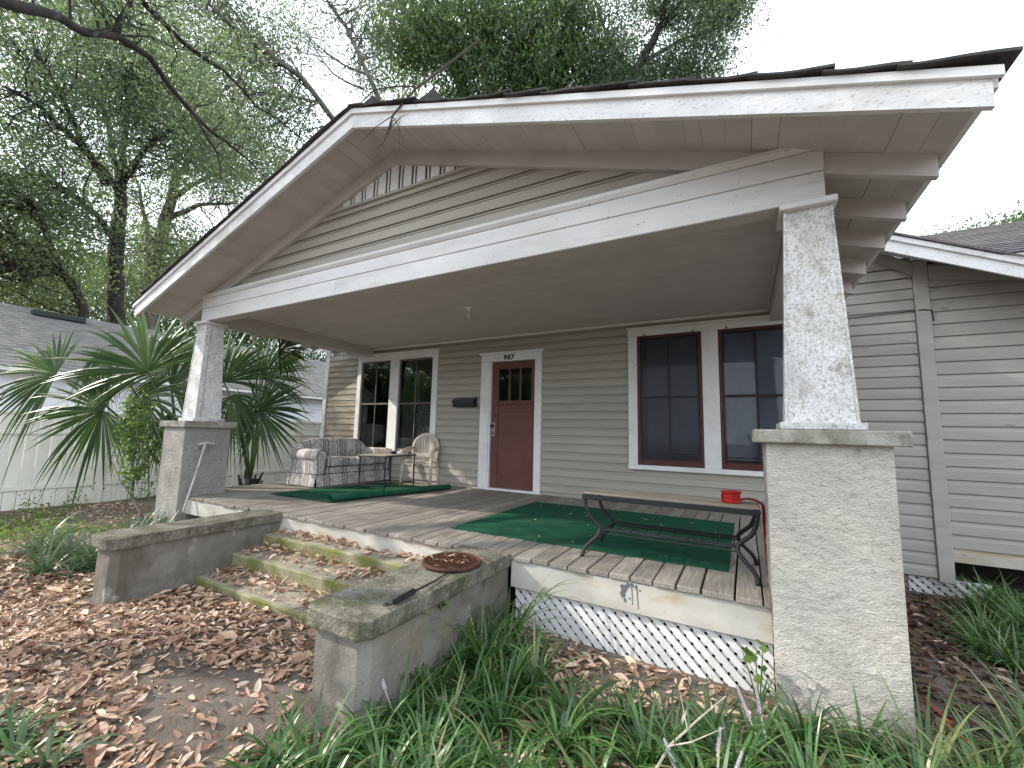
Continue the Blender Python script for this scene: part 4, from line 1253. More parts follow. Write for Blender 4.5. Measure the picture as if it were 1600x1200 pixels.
# arched back in two cushions plus the frame behind
for (a, b) in ((SY0 + 0.03, ym - .002), (ym + .002, SY1 - 0.02)):
    mb = MB()
    n, m_ = 14, 10
    for i in range(n + 1):
        t = i / n
        y = a + (b - a) * t
        outer = t if a < ym - .3 else 1 - t
        top = 0.735 - (0.17 * max(0, (0.45 - outer) / 0.45) ** 2 if True else 0)
        for k_ in range(m_):
            ang = math.pi * k_ / (m_ - 1)
            edge = 0.020 * (1 - min(1, min(t, 1 - t) * 12))
            th = 0.115 - edge
            x = SX0 + 0.18 + math.cos(ang) * th - 0.06
            z = (top - 0.10 - edge) + math.sin(ang) * 0.10
            mb.v.append((x, y, z))
        mb.v.append((SX0 + 0.01, y, 0.28)); mb.v.append((SX0 + 0.27, y, 0.30))
    q = m_ + 2
    for i in range(n):
        for k_ in range(q):
            k2 = (k_ + 1) % q
            mb.f.append((i * q + k_, i * q + k2, (i + 1) * q + k2, (i + 1) * q + k_))
    mb.f.append(tuple(range(q))); mb.f.append(tuple(n * q + k_ for k_ in range(q))[::-1])
    mb.build('backrest', M['fab_y'], sofa, smooth=True)
# rolled arms
for (yc_, yo) in ((SY0 + 0.085, SY0 + 0.01), (SY1 - 0.06, SY1 - 0.01)):
    mb = MB()
    n = 20
    prof = []
    for k_ in range(n):
        a = -0.55 * math.pi + 1.75 * math.pi * k_ / (n - 1)
        prof.append((yc_ + 0.098 * math.cos(math.pi - a), 0.475 + 0.098 * math.sin(a)))
    prof = [(yc_ + 0.06, 0.13), (yc_ - 0.065, 0.13), (yc_ - 0.065, 0.40)] + [(yc_ + 0.098 * math.cos(a), 0.475 + 0.098 * math.sin(a)) for a in [math.pi * 1.22 - 1.44 * math.pi * k_ / (n - 1) for k_ in range(n)]] + [(yc_ + 0.06, 0.40)]
    mb.prism([(SX0 + 0.08, p, q_) for p, q_ in prof], (SX1 - SX0 - 0.095, 0, 0))
    arm = mb.build('arm', M['fab_x'], sofa)
    mb = MB()
    path = [(SX1 - 0.012, yc_ + 0.090 * math.cos(a), 0.475 + 0.090 * math.sin(a)) for a in [math.pi * 1.22 - 1.44 * math.pi * k_ / 23 for k_ in range(24)]]
    path = [(SX1 - 0.012, yc_ - 0.055, 0.14)] + path + [(SX1 - 0.012, yc_ + 0.05, 0.14)]
    mb.tube(path, 0.006, 5); mb.build('piping', M['black'], arm)
# skirt with corner pleats and a dark welt
def flap(p, q, m, nrm):
    mb = MB()
    n = 10
    for i in range(n + 1):
        t = i / n
        x, y = p[0] + (q[0] - p[0]) * t, p[1] + (q[1] - p[1]) * t
        o = 0.012 * abs(math.sin(t * 5)) + 0.02
        mb.v += [(x, y, 0.195), (x + nrm[0] * o, y + nrm[1] * o, 0.016), (x - nrm[0] * .006 + nrm[0] * o, y - nrm[1] * .006 + nrm[1] * o, 0.016), (x - nrm[0] * .006, y - nrm[1] * .006, 0.195)]
    for i in range(n):
        for k_ in range(4):
            k2 = (k_ + 1) % 4
            mb.f.append((i * 4 + k_, (i + 1) * 4 + k_, (i + 1) * 4 + k2, i * 4 + k2))
    mb.build('skirt', m, sofa)
flap((SX1 - .012, SY0 + .012), (SX1 - .012, SY1), M['fab_y'], (1, 0))
flap((SX0 + .05, SY0 + .006), (SX1 - .016, SY0 + .006), M['fab_x'], (0, -1))
mb = MB(); mb.tube([(SX0 + .05, SY0 + .003, 0.197), (SX1 - .01, SY0 + .003, 0.197), (SX1 - .008, SY1, 0.197)], 0.0055, 5); mb.build('piping', M['black'], sofa)
mb = MB(); mb.tube([(SX1 + 0.0, SY0 + .18, 0.305), (SX1 + 0.0, SY1 - .1, 0.305)], 0.005, 5); mb.build('piping', M['black'], sofa)
for (xx, yy) in ((SX1 - .06, SY0 + .06), (SX0 + .1, SY0 + .06), (SX1 - .06, SY1 - .06), (SX0 + .1, SY1 - .06)):
    mb = MB(); mb.cbox(xx - .02, xx + .02, yy - .02, yy + .02, 0.002, 0.125, 0.003); mb.build('foot', M['black'], sofa)

# ------------------------------------------------------------------ small patio table and what lies on it
tb = thing('side_table', 'small pale topped table on a thin black metal frame before the loveseat', 'table', (0.18, 2.1, 0.0))
P4 = [Vector((0.03, 1.64)), Vector((0.405, 1.77)), Vector((0.31, 2.50)), Vector((-0.09, 2.39))]
cen = sum(P4, Vector((0, 0))) / 4
ex = [c_ + (p - c_) * 1.06 for p in P4 for c_ in (cen,)]
mb = MB(); mb.hexa([(p.x, p.y, 0.512) for p in ex] + [(p.x, p.y, 0.527) for p in ex]); mb.build('tabletop', M['tabletop'], tb)
mb = MB()
for i in range(4):
    a, b = ex[i], ex[(i + 1) % 4]
    mb.tube([(a.x, a.y, 0.503), (b.x, b.y, 0.503)], 0.010, 6)
mb.build('frame', M['black'], tb)
for p in P4:
    mb = MB(); mb.tube([(p.x, p.y, 0.012), (p.x, p.y, 0.50)], 0.011, 6); mb.build('leg', M['black'], tb)
mb = MB()
for i in range(4):
    a, b = P4[i], P4[(i + 1) % 4]
    mb.tube([(a.x, a.y, 0.085), (b.x, b.y, 0.085)], 0.007, 6)
mb.build('stretcher', M['black'], tb)
mb = MB(); mb.cbox(-0.06, 0.22, 2.30, 2.40, 0.528, 0.598, 0.004)
mb.v = [(0.08 + (x - 0.08) * math.cos(.9) - (y - 2.35) * math.sin(.9) - 0.10, 2.35 + (x - 0.08) * math.sin(.9) + (y - 2.35) * math.cos(.9) - 0.22, z_) for x, y, z_ in mb.v]
single(mb, 'carton', M['cardboard'], 'faded pinkish carton lying on the small porch table', 'box')
mb = MB(); mb.lathe([(0.030, 0), (0.048, 0.012), (0.052, 0.045), (0.047, 0.045), (0.040, 0.012)], (0.235, 2.10, 0.528), 16)
single(mb, 'ashtray', M['black'], 'small dark round ashtray at the middle of the porch table', 'ashtray', smooth=True)
mb = MB(); mb.lathe([(0.028, 0), (0.031, 0.005), (0.031, 0.055), (0.027, 0.062)], (0.29, 2.22, 0.528), 14)
single(mb, 'pale_cup', M['bone'], 'small pale cup beside the dark ashtray', 'cup', smooth=True)
mb = MB(); mb.cbox(0.26, 0.36, 2.30, 2.37, 0.528, 0.562, 0.006)
single(mb, 'small_tin', mat('dark_patterned_tin', (0.18, 0.15, 0.11), (0.06, 0.055, 0.05), 30, lo=.45, hi=.55, rough=.4), 'low dark patterned tin at the chair end of the table', 'tin')

# ------------------------------------------------------------------ plastic armchair
ch = thing('plastic_armchair', 'cream plastic armchair with a slatted round back below the window', 'chair', (0.36, 2.6, 0.0))
CH = Matrix.Translation((0.30, 2.68, 0)) @ Matrix.Rotation(R(20), 4, 'Z') @ Matrix.Diagonal((.90, .90, .98, 1))     # local: faces -Y
def ct(p):
    q = CH @ Vector(p); return (q.x, q.y, q.z)
def cbuild(mb, name, smooth=True):
    mb.v = [ct(v) for v in mb.v]
    return mb.build(name, M['plastic'], ch, smooth)
mb = MB(); mb.cbox(-0.225, 0.225, -0.22, 0.20, 0.375, 0.405, 0.012); cbuild(mb, 'seat', False)
# rounded back: outer rim and upright slats
def backp(a, r=1.0, zz=0.0):
    return (0.245 * math.cos(a) * r, 0.20 + 0.05 * math.sin(a), 0.62 + 0.235 * math.sin(a) * r + zz)
mb = MB()
pa = [(-0.225, 0.19, 0.40)] + [backp(math.pi - math.pi * i / 18) for i in range(19)] + [(0.225, 0.19, 0.40)]
mb.tube(pa, 0.026, 8); cbuild(mb, 'back_rim')
for i in range(-6, 7):
    x = i * 0.033
    zt = 0.62 + 0.235 * math.sqrt(max(0, 1 - (x / 0.245) ** 2))
    mb = MB(); mb.prism([(x - 0.0095, 0.195, 0.41), (x + 0.0095, 0.195, 0.41), (x + 0.0095, 0.225, zt), (x - 0.0095, 0.225, zt)], (0, 0.008, 0)); cbuild(mb, 'slat', False)
for s in (1, -1):
    mb = MB(); mb.tube([(s * 0.235, 0.20, 0.62), (s * 0.275, 0.06, 0.605), (s * 0.28, -0.12, 0.595), (s * 0.268, -0.21, 0.575)], [0.024, 0.026, 0.027, 0.022], 8); cbuild(mb, 'arm')
    mb = MB(); mb.tube([(s * 0.27, -0.20, 0.58), (s * 0.262, -0.215, 0.40), (s * 0.275, -0.245, 0.02)], [0.026, 0.030, 0.018], 6); cbuild(mb, 'leg')
    mb = MB(); mb.tube([(s * 0.225, 0.19, 0.41), (s * 0.24, 0.235, 0.22), (s * 0.25, 0.27, 0.01)], [0.028, 0.024, 0.017], 6); cbuild(mb, 'leg')

# ------------------------------------------------------------------ bench
bn = thing('slatted_bench', 'black metal bench with curved legs, wire shelf and grey wooden slat top', 'bench', (4.5, 0.5, 0.0))
BX, BY0, BY1, BT = (3.90, 5.085), 0.33, 0.72, 0.445
def curved(s_x, yy, m_name='leg'):
    x = BX[0] + 0.02 if s_x < 0 else BX[1] - 0.02
    s = 1 if s_x < 0 else -1
    ctrl = [(0.00, 0.40), (0.01, 0.34), (0.035, 0.28), (0.085, 0.235), (0.115, 0.205), (0.115, 0.165), (0.085, 0.125), (0.045, 0.085), (0.018, 0.045), (0.01, 0.003)]
    pts = []
    for i in range(len(ctrl) - 1):
        for k_ in range(3):
            t = k_ / 3
            p0, p1, p2, p3 = ctrl[max(i - 1, 0)], ctrl[i], ctrl[i + 1], ctrl[min(i + 2, len(ctrl) - 1)]
            f = lambda a, b, c_, d: 0.5 * (2 * b + (c_ - a) * t + (2 * a - 5 * b + 4 * c_ - d) * t * t + (3 * b - a - 3 * c_ + d) * t ** 3)
            pts.append((f(p0[0], p1[0], p2[0], p3[0]), f(p0[1], p1[1], p2[1], p3[1])))
    pts.append(ctrl[-1])
    sp = -0.10 if yy < 0.5 else 0.04      # feet splay
    mb = MB()
    mb.tube([(x + s * a, yy + sp * max(0, (0.2 - z_)) / 0.2, z_) for a, z_ in pts], 0.0145, 8)
    mb.build('leg', M['black'], bn, smooth=True)
for sx in (-1, 1):
    for yy in (BY0 + 0.02, BY1 - 0.02):
        curved(sx, yy)
mb = MB()
mb.cbox(BX[0], BX[1], BY0, BY0 + 0.022, 0.402, 0.437, 0.003); mb.cbox(BX[0], BX[1], BY1 - 0.022, BY1, 0.402, 0.437, 0.003)
mb.cbox(BX[0], BX[0] + 0.022, BY0 + .022, BY1 - .022, 0.402, 0.437, 0.003); mb.cbox(BX[1] - 0.022, BX[1], BY0 + .022, BY1 - .022, 0.402, 0.437, 0.003)
mb.build('frame', M['black'], bn)
for i in range(4):
    y = BY0 + 0.026 + i * 0.0855
    mb = MB(); mb.cbox(BX[0] + 0.0, BX[1] - 0.0, y, y + 0.080, 0.438, 0.449, 0.003); mb.build('slat', M['benchtop'], bn)
mb = MB()
xa, xb = BX[0] + 0.13, BX[1] - 0.13
for yy in (BY0 + 0.02, BY0 + 0.07, BY1 - 0.07, BY1 - 0.02):
    mb.tube([(xa, yy, 0.19), (xb, yy, 0.19)], 0.0065, 6)
for yy in (BY0 + 0.02, BY1 - 0.02):
    mb.tube([(xa, yy, 0.165), (xb, yy, 0.165)], 0.005, 6)
for i in range(10):
    x = xa + 0.03 + (xb - xa - 0.06) * i / 9
    mb.tube([(x, BY0 + 0.02, 0.19), (x, BY1 - 0.02, 0.19)], 0.0055, 6)
mb.build('shelf', M['black'], bn)
# red reel of strap on the bench, its tail hanging over the end
rl = thing('strap_reel', 'red plastic reel on the bench with a dark red strap hanging over its end', 'reel', (4.92, 0.52, 0.45))
mb = MB(); mb.lathe([(0.062, 0), (0.066, 0.006), (0.058, 0.012), (0.058, 0.062), (0.066, 0.068), (0.066, 0.076), (0.05, 0.078)], (4.915, 0.52, 0.450), 22); mb.build('reel', M['red'], rl, smooth=False)
mb = MB(); mb.lathe([(0.018, -0.002), (0.018, 0.002)], (0, 0, 0), 14)
mb.v = [(4.915 - 0.0585 + 0.002 * 0 + z_, 0.52 - 0.012 + x, 0.487 + y) for x, y, z_ in mb.v]
mb.build('hub_hole_shade', M['shadeblack'], rl)  # flat near-black disc, the hole's shade painted on the reel
pth = [(4.97, 0.53, 0.470), (5.01, 0.55, 0.478), (5.05, 0.55, 0.474), (5.09, 0.53, 0.458), (5.105, 0.52, 0.42), (5.108, 0.50, 0.30), (5.112, 0.47, 0.15), (5.118, 0.44, 0.02)]
mb = MB()
Lp = [(p[0], p[1] - 0.032, p[2]) for p in pth]; Rp = [(p[0] + 0.002, p[1] + 0.032, p[2] + 0.003) for p in pth]
for i_ in range(4, len(pth)):
    p = pth[i_]; Lp[i_] = (p[0] - 0.010, p[1] - 0.030, p[2]); Rp[i_] = (p[0] + 0.030, p[1] - 0.018, p[2] + 0.002)
mb.strip(Lp, Rp); mb.strip([(p[0] + .004, p[1], p[2] + .004) for p in Rp], [(p[0] + .004, p[1], p[2] + .004) for p in Lp])
mb.build('strap', M['darkred'], rl)

# ------------------------------------------------------------------ pole and blue scrap at the far pier
pole = thing('leaning_pole', 'grey metal pole with a short cross handle leaning on the far stucco pier', 'pole', (-1.0, -0.1, -0.3))
mb = MB(); mb.tube([(-1.02, -0.10, -0.16), (-1.085, 0.02, 0.25), (-1.15, 0.13, 0.655)], 0.015, 8); mb.build('shaft', M['greymetal'], pole)
mb = MB(); mb.tube([(-1.185, 0.06, 0.640), (-1.15, 0.14, 0.668), (-1.125, 0.22, 0.655)], 0.017, 8); mb.build('handle', M['greymetal'], pole)
mb = MB()
for i in range(9):
    for j in range(6):
        x = -1.30 + 0.11 * i / 8; y = 0.28 + 0.2 * j / 5
        mb.v.append((x, y, 0.950 + 0.030 * abs(mnoise.noise(Vector((x * 40, y * 30, 0))))))
for i in range(8):
    for j in range(5):
        mb.f.append((i * 6 + j, (i + 1) * 6 + j, (i + 1) * 6 + j + 1, i * 6 + j + 1))
single(mb, 'blue_wrapper', M['blue'], 'crumpled blue plastic wrapper on the cap of the far pier', 'wrapper')

# ------------------------------------------------------------------ vinyl fence
FX = -5.5
for i, yp in enumerate((-6.75, -4.3, -1.92, 0.50, 2.92, 5.34, 7.76)):
    zg = gz(FX, yp) - 0.02
    if i == 6:
        break
    yn = (-4.3, -1.92, 0.50, 2.92, 5.34, 7.76)[i]
    fence = thing('vinyl_fence', 'x', 'fence', (FX, (yp + yn) / 2, zg), 'panels of the white vinyl fence')
    fence['label'] = ['white vinyl fence panel beyond the yard, out at its front end', 'white vinyl fence panel beyond the yard, second from its front end', 'white vinyl fence panel behind the lit grass before the palms',
                      'white vinyl fence panel behind the young shrub and far pier', 'white vinyl fence panel behind the loveseat and palm', 'white vinyl fence panel next to the house corner'][i]
    p = MB(); p.cbox(FX - 0.065, FX + 0.065, yp - 0.065, yp + 0.065, zg - 0.1, 1.09, 0.006); p.build('post', M['vinyl'], fence)
    p = MB(); p.cbox(FX - 0.08, FX + 0.08, yp - 0.08, yp + 0.08, 1.091, 1.115, 0.01); p.build('post_cap', M['vinyl'], fence)
    for (z0, z1) in ((1.02, 1.075), (0.68, 0.74), (-0.245, -0.165)):
        p = MB(); p.cbox(FX - 0.03, FX + 0.03, yp + 0.066, yn - 0.066, z0, z1, 0.004); p.build('rail', M['vinyl'], fence)
    y = yp + 0.07
    while y < yn - 0.08:
        w = min(0.152, yn - 0.068 - y)
        p = MB()
        p.cbox(FX - 0.012, FX + 0.012, y + .004, y + w - .004, zg - 0.05, -0.247, 0.005)
        p.cbox(FX - 0.012, FX + 0.012, y + .004, y + w - .004, -0.163, 0.678, 0.005)
        p.cbox(FX - 0.012, FX + 0.012, y + .004, y + w - .004, 0.742, 1.018, 0.005)
        p.build('board', M['vinyl'], fence)
        y += w
p = MB(); p.cbox(FX - 0.065, FX + 0.065, 7.76 - 0.065, 7.76 + 0.065, -0.65, 1.09, 0.006)
single(p, 'fence_post', M['vinyl'], 'white vinyl fence end post by the house corner', 'fence post')

# ------------------------------------------------------------------ neighbour's house beyond the fence
nb = thing('neighbour_house', 'pale blue house with a grey shingle roof behind the white fence', 'house', (-11, 3, -0.5))
p = MB(); p.box(-14.2, -8.5, -3.5, 12.0, -0.6, 2.15); p.build('wall', M['nwall'], nb)
p = MB(); p.prism([(-8.15, -4, 2.0), (-11.2, -4, 3.78), (-14.6, -4, 2.0), (-14.6, -4, 1.9), (-11.2, -4, 3.66), (-8.15, -4, 1.9)], (0, 16.5, 0)); nroof = p.build('roof', M['shinglepale'], nb)
p = MB()
for i in range(22):
    t0, t1 = i / 22, (i + 1) / 22 + .02
    x0, z0 = -8.13 - 3.07 * t0, 2.005 + 1.79 * t0
    x1, z1 = -8.13 - 3.07 * t1, 2.005 + 1.79 * t1
    p.hexa([(x0, -4, z0), (x1, -4, z1), (x1, 12.5, z1), (x0, 12.5, z0), (x0, -4, z0 + .022), (x1, -4, z1 + .008), (x1, 12.5, z1 + .008), (x0, 12.5, z0 + .022)])
p.build('shingle_course', M['shinglepale'], nb, kind='stuff')
p = MB(); p.cbox(-11.0, -10.75, 0.5, 1.5, 3.60, 3.745, 0.02); p.build('ridge_vent', mat('dark_roof_vent', (0.03, 0.045, 0.042), rough=0.7), nb)
p = MB(); p.cbox(-8.14, -8.12, -4, 12.5, 1.92, 1.995, 0.003); p.build('fascia_board', M['trim'], nb)
p = MB(); p.box(-8.499, -8.47, -3.5, 12.0, 1.55, 1.60); p.build('wall_trim', M['trim'], nb)

# ------------------------------------------------------------------ trees
def interp(pts, rs, step=0.35):
    P, Rr = [], []
    for i in range(len(pts) - 1):
        a, b = Vector(pts[i]), Vector(pts[i + 1])
        n = max(2, int((b - a).length / step))
        for k_ in range(n):
            t = k_ / n
            p = a.lerp(b, t)
            w = 0.07 * (b - a).length * math.sin(math.pi * t)
            p += Vector((mnoise.noise(p * 0.9), mnoise.noise(p * 0.9 + Vector((9, 0, 0))), mnoise.noise(p * 0.9 + Vector((0, 9, 0))))) * w
            P.append(p); Rr.append(rs[i] + (rs[i + 1] - rs[i]) * t)
    P.append(Vector(pts[-1])); Rr.append(rs[-1])
    return P, Rr

def tree(name, label, loc, limbs, blobs, leaf, lm, bm='bark', per=90, group=None, cat='tree', cl_r=0.55, droop=0.2, aspect=0.45, twigs=True, hang=0, tmax=3.0):
    t = thing(name, label, cat, loc, group)
    tr = MB()
    samples = []
    for pts, rs in limbs:
        P, Rr = interp(pts, rs)
        tr.tube(P, Rr, 8)
        # side shoots along the limb
        samples += [(p, r) for p, r in zip(P, Rr) if r < 0.2]
    S = np.array([tuple(p) for p, r in samples]); SR = np.array([r for p, r in samples])
    C = []
    cl = []
    for (c, rad, n) in blobs:
        d = rng.normal(size=(n, 3)); d /= np.linalg.norm(d, axis=1)[:, None]
        q = np.array(c) + d * (rng.uniform(0.15, 1, n) ** 0.45)[:, None] * np.array(rad)
        cl.append(q)
    cl = np.concatenate(cl)
    for q in cl:
        d = S - q
        dist = np.linalg.norm(d, axis=1) + np.where(S[:, 2] > q[2], 0.5, 0)
        ok_ = np.flatnonzero(dist < dist.min() * 1.35 + .25)
        i = int(ok_[rng.integers(len(ok_))])
        a, b = Vector(S[i]), Vector(q)
        L_ = (b - a).length
        if twigs and 0.2 < L_ < tmax:
            mid = a.lerp(b, 0.5) + Vector(rng.normal(size=3)) * 0.12 * L_ + Vector((0, 0, 0.06 * L_))
            r0 = min(SR[i] * 0.5, 0.008 + 0.009 * L_)
            tr.tube([a, a.lerp(mid, .5) + Vector(rng.normal(size=3)) * .05 * L_, mid, mid.lerp(b, .5) + Vector(rng.normal(size=3)) * .05 * L_, b], [r0, r0 * .8, r0 * .6, r0 * .45, 0.006], 4, cap=False)
        n = int(per * rng.uniform(0.5, 1.4))
        k_ = rng.normal(size=(n, 3)) * cl_r * rng.uniform(0.6, 1.25) * np.array([1, 1, 0.55])
        base = np.array(q) + k_
        C.append(base)
    C = np.concatenate(C)
    V, F = leaf_quads(C, leaf, aspect, droop)
    tr.build('trunk', M[bm], t, smooth=True)
    np_mesh('crown', V, F, M[lm], t)
    if hang:
        Q = []
        for _ in range(hang):
            q = cl[rng.integers(len(cl))]
            for _k in range(16):
                p = np.array(q) + rng.normal(size=3) * np.array([.22, .22, .15])
                ln = rng.uniform(.4, 1.6)
                u = rng.uniform(0, 1, 26) ** 1.3
                Q.append(p + np.stack([rng.normal(0, .035, 26), rng.normal(0, .035, 26), -u * ln], 1))
        V, F = leaf_quads(np.concatenate(Q), .12, .10, 3.0)
        np_mesh('hanging_moss', V, F, M['moss_hang'], t, kind='stuff')
    return t

def R_(pts, r0, r1):
    n = len(pts)
    return (pts, [r0 + (r1 - r0) * i / (n - 1) for i in range(n)])
TG = 'trees standing round the house'
oakA = [[(-13.95, 3.4, -0.6), (-14.04, 3.22, 4.03), (-14.1, 3.04, 5.83), (-14.14, 2.9, 7.66), (-14.16, 2.83, 9.07), (-14.2, 2.72, 9.94)],
        [(-14.18, 2.78, 9.29), (-14.77, 2.53, 11.16), (-15.35, 2.29, 12.85), (-16.44, 2.03, 15.48)], [(-14.18, 2.79, 9.53), (-13.71, 2.61, 11.22), (-13.74, 2.5, 12.62), (-13.23, 2.45, 14.35)],
        [(-14.16, 2.83, 9.43), (-13.07, 2.97, 10.4), (-12.38, 3.44, 11.33), (-11.77, 3.67, 12.25)], [(-14.13, 2.94, 7.2), (-13.34, 2.08, 7.66), (-13.0, 1.35, 7.96), (-12.7, 0.35, 7.96)],
        [(-14.17, 2.8, 9.05), (-12.52, 1.21, 9.41), (-11.71, 0.2, 9.52), (-10.82, -0.57, 9.12)], [(-14.27, 2.46, 9.13), (-13.55, 1.22, 10.64), (-12.7, 0.37, 11.35)]]
tree('oak_tree', 'oak with a dark upright trunk rising behind the neighbour\'s shingle roof', (-14, 3.3, -0.6),
     [R_(oakA[0], .29, .15)] + [R_(l, .115, .03) for l in oakA[1:]],
     [((-12.73, 0.21, 11.65), (1.9, 1.9, 1.6), 70), ((-14.42, 1.88, 14.39), (2.6, 2.6, 1.8), 95), ((-13.02, 3.3, 13.33), (2.0, 2.0, 1.6), 75), ((-12.61, 0.6, 9.58), (1.9, 1.9, 1.1), 60),
      ((-14.23, 2.6, 11.89), (1.8, 1.8, 1.5), 42), ((-12.69, 0.2, 7.35), (1.9, 1.9, 1.0), 60), ((-13.41, 1.5, 7.5), (1.3, 1.3, .8), 26), ((-12.89, 3.9, 10.9), (1.6, 1.6, 1.1), 45), ((-15.5, 1.2, 17), (3.2, 3.2, 2.0), 90)],
     0.112, 'oakleaf', per=125, group=TG, cl_r=.64, hang=10)
oakB = [[(-18.4, 5.9, -0.6), (-18.45, 5.79, 5.02), (-18.54, 5.54, 8.27), (-18.47, 5.73, 9.57), (-18.4, 5.91, 11.54), (-18.39, 5.95, 12.85)], [(-18.56, 5.48, 8.55), (-18.66, 5.18, 9.98), (-19.21, 5.13, 11.02), (-19.81, 4.9, 12.65)],
        [(-18.39, 5.94, 12.2), (-17.28, 6.05, 13.55), (-17.07, 6.55, 15.79)], [(-18.42, 5.86, 10.56), (-17.1, 6.47, 11.18), (-15.6, 7.36, 11.32)], [(-18.4, 5.91, 11.54), (-17.14, 6.38, 12.26), (-15.82, 6.89, 12.98)]]
tree('oak_tree', 'oak whose pale trunk forks low, between the tall dark oak and the gable', (-18.4, 5.9, -0.6),
     [R_(oakB[0], .40, .17)] + [R_(l, .14, .035) for l in oakB[1:]],
     [((-17.3, 5.95, 15.4), (2.8, 2.8, 2.0), 95), ((-16.3, 6.86, 12.5), (2.2, 2.2, 1.1), 60), ((-19.6, 4.4, 11.6), (2.0, 2.0, 1.2), 40), ((-15.67, 7.6, 14.2), (2.4, 2.4, 1.6), 75), ((-18.78, 4.6, 7.0), (2.3, 2.3, 1.2), 60), ((-17.6, 6.9, 8.9), (2.4, 2.4, 1.2), 70), ((-18, 6, 18.5), (3.4, 3.4, 2), 80)],
     0.125, 'lightleaf', 'barkpale', per=120, group=TG, cl_r=.72)
lowL = [[(-12.3, 2.2, -0.6), (-12.37, 1.83, 4.35), (-12.45, 1.5, 5.06), (-12.51, 1.28, 5.38), (-12.13, 0.67, 4.87), (-11.71, 0.23, 4.86)], [(-12.47, 1.43, 5.13), (-12.07, 0.93, 5.75), (-12.15, 0.59, 6.75), (-11.73, 0.12, 6.95)],
        [(-12.51, 1.28, 5.38), (-12.58, 0.94, 5.66), (-11.76, -0.07, 5.71)], [(-12.15, 0.55, 4.87), (-11.75, -0.01, 5.13)]]
tree('oak_tree', 'low branching oak with bent dark limbs just over the neighbour\'s roof', (-12.3, 2.2, -0.6),
     [R_(lowL[0], .15, .05)] + [R_(l, .10, .04) for l in lowL[1:]],
     [((-12.5, -.3, 5.7), (1.6, 1.6, .9), 48), ((-13.2, 1.0, 5.6), (1.3, 1.3, .9), 42), ((-12.9, 0.2, 4.5), (1.2, 1.6, .45), 38), ((-12.2, -1.2, 7.0), (1.5, 1.5, 1), 45)],
     0.105, 'lightleaf', per=120, group=TG, cl_r=.55)
for (p, h_, lab, lm) in (((-27, 3, -0.6), 9, 'broad background oak filling the gap low behind the pale neighbour house', 'lightleaf'), ((-25, 9.5, -0.6), 10.5, 'background oak seen low between the forked oak and the porch eave', 'hazeleaf'),
                         ((-22, 15, -.6), 9, 'background oak beyond the neighbour\'s roof, seen past the porch column', 'oakleaf')):
    x, y, _ = p
    tree('oak_tree', lab, p, [R_([p, (x, y, h_ * .4), (x + .5, y + .3, h_ * .8)], .35, .12), R_([(x, y, h_ * .35), (x + 2, y - 2, h_ * .7)], .14, .05), R_([(x, y, h_ * .35), (x + 1.5, y + 2.5, h_ * .75)], .14, .05)],
         [((x + 1, y - 2.4, h_ * .75), (3, 3, 2.2), 75), ((x + 1, y + 2, h_ * .7), (3, 3, 2.2), 75), ((x + .5, y, h_ * 1.0), (3.2, 3.6, 2), 75), ((x + 2.2, y, h_ * .45), (2, 3.5, 1.6), 55)],
         0.18, lm, per=125, group=TG, cl_r=.85, twigs=False)
over = [[(-5.2, -6.2, -0.6), (-4.9, -5.6, 2.5), (-4.4, -4.6, 4.2), (-3.6, -3.0, 5.4), (-2.97, -2.31, 5.9), (-2.91, -1.74, 6.1), (-3.15, -1.33, 6.48), (-3.29, -1.04, 6.57), (-3.5, -0.61, 6.98), (-3.58, -0.17, 7.04), (-3.77, 0.2, 6.88), (-3.93, 0.64, 6.76), (-4.18, 1.09, 6.76), (-4.44, 1.72, 6.83), (-4.71, 2.29, 6.86), (-4.98, 2.85, 6.79)],
        [(-3.51, -0.64, 6.99), (-3.68, -0.53, 7.59), (-3.65, -0.42, 8.1)], [(-3.45, -0.42, 7.8), (-3.72, 0.34, 7.8), (-4.14, 1.18, 8.16), (-4.77, 2.18, 8.36), (-5.13, 3.56, 8.6)], [(-3.93, 0.64, 6.76), (-4.12, 1.22, 6.34), (-4.08, 1.31, 5.83)],
        [(-4.6, -5.0, 3.8), (-6.0, -3.6, 6.2), (-7.2, -2.4, 8.6)], [(-4.5, -4.7, 4.1), (-4.0, -5.0, 7.0), (-3.4, -4.4, 9.4)], [(-3.6, -3.0, 5.4), (-2.6, -3.4, 7.0), (-1.2, -3.2, 8.2)]]
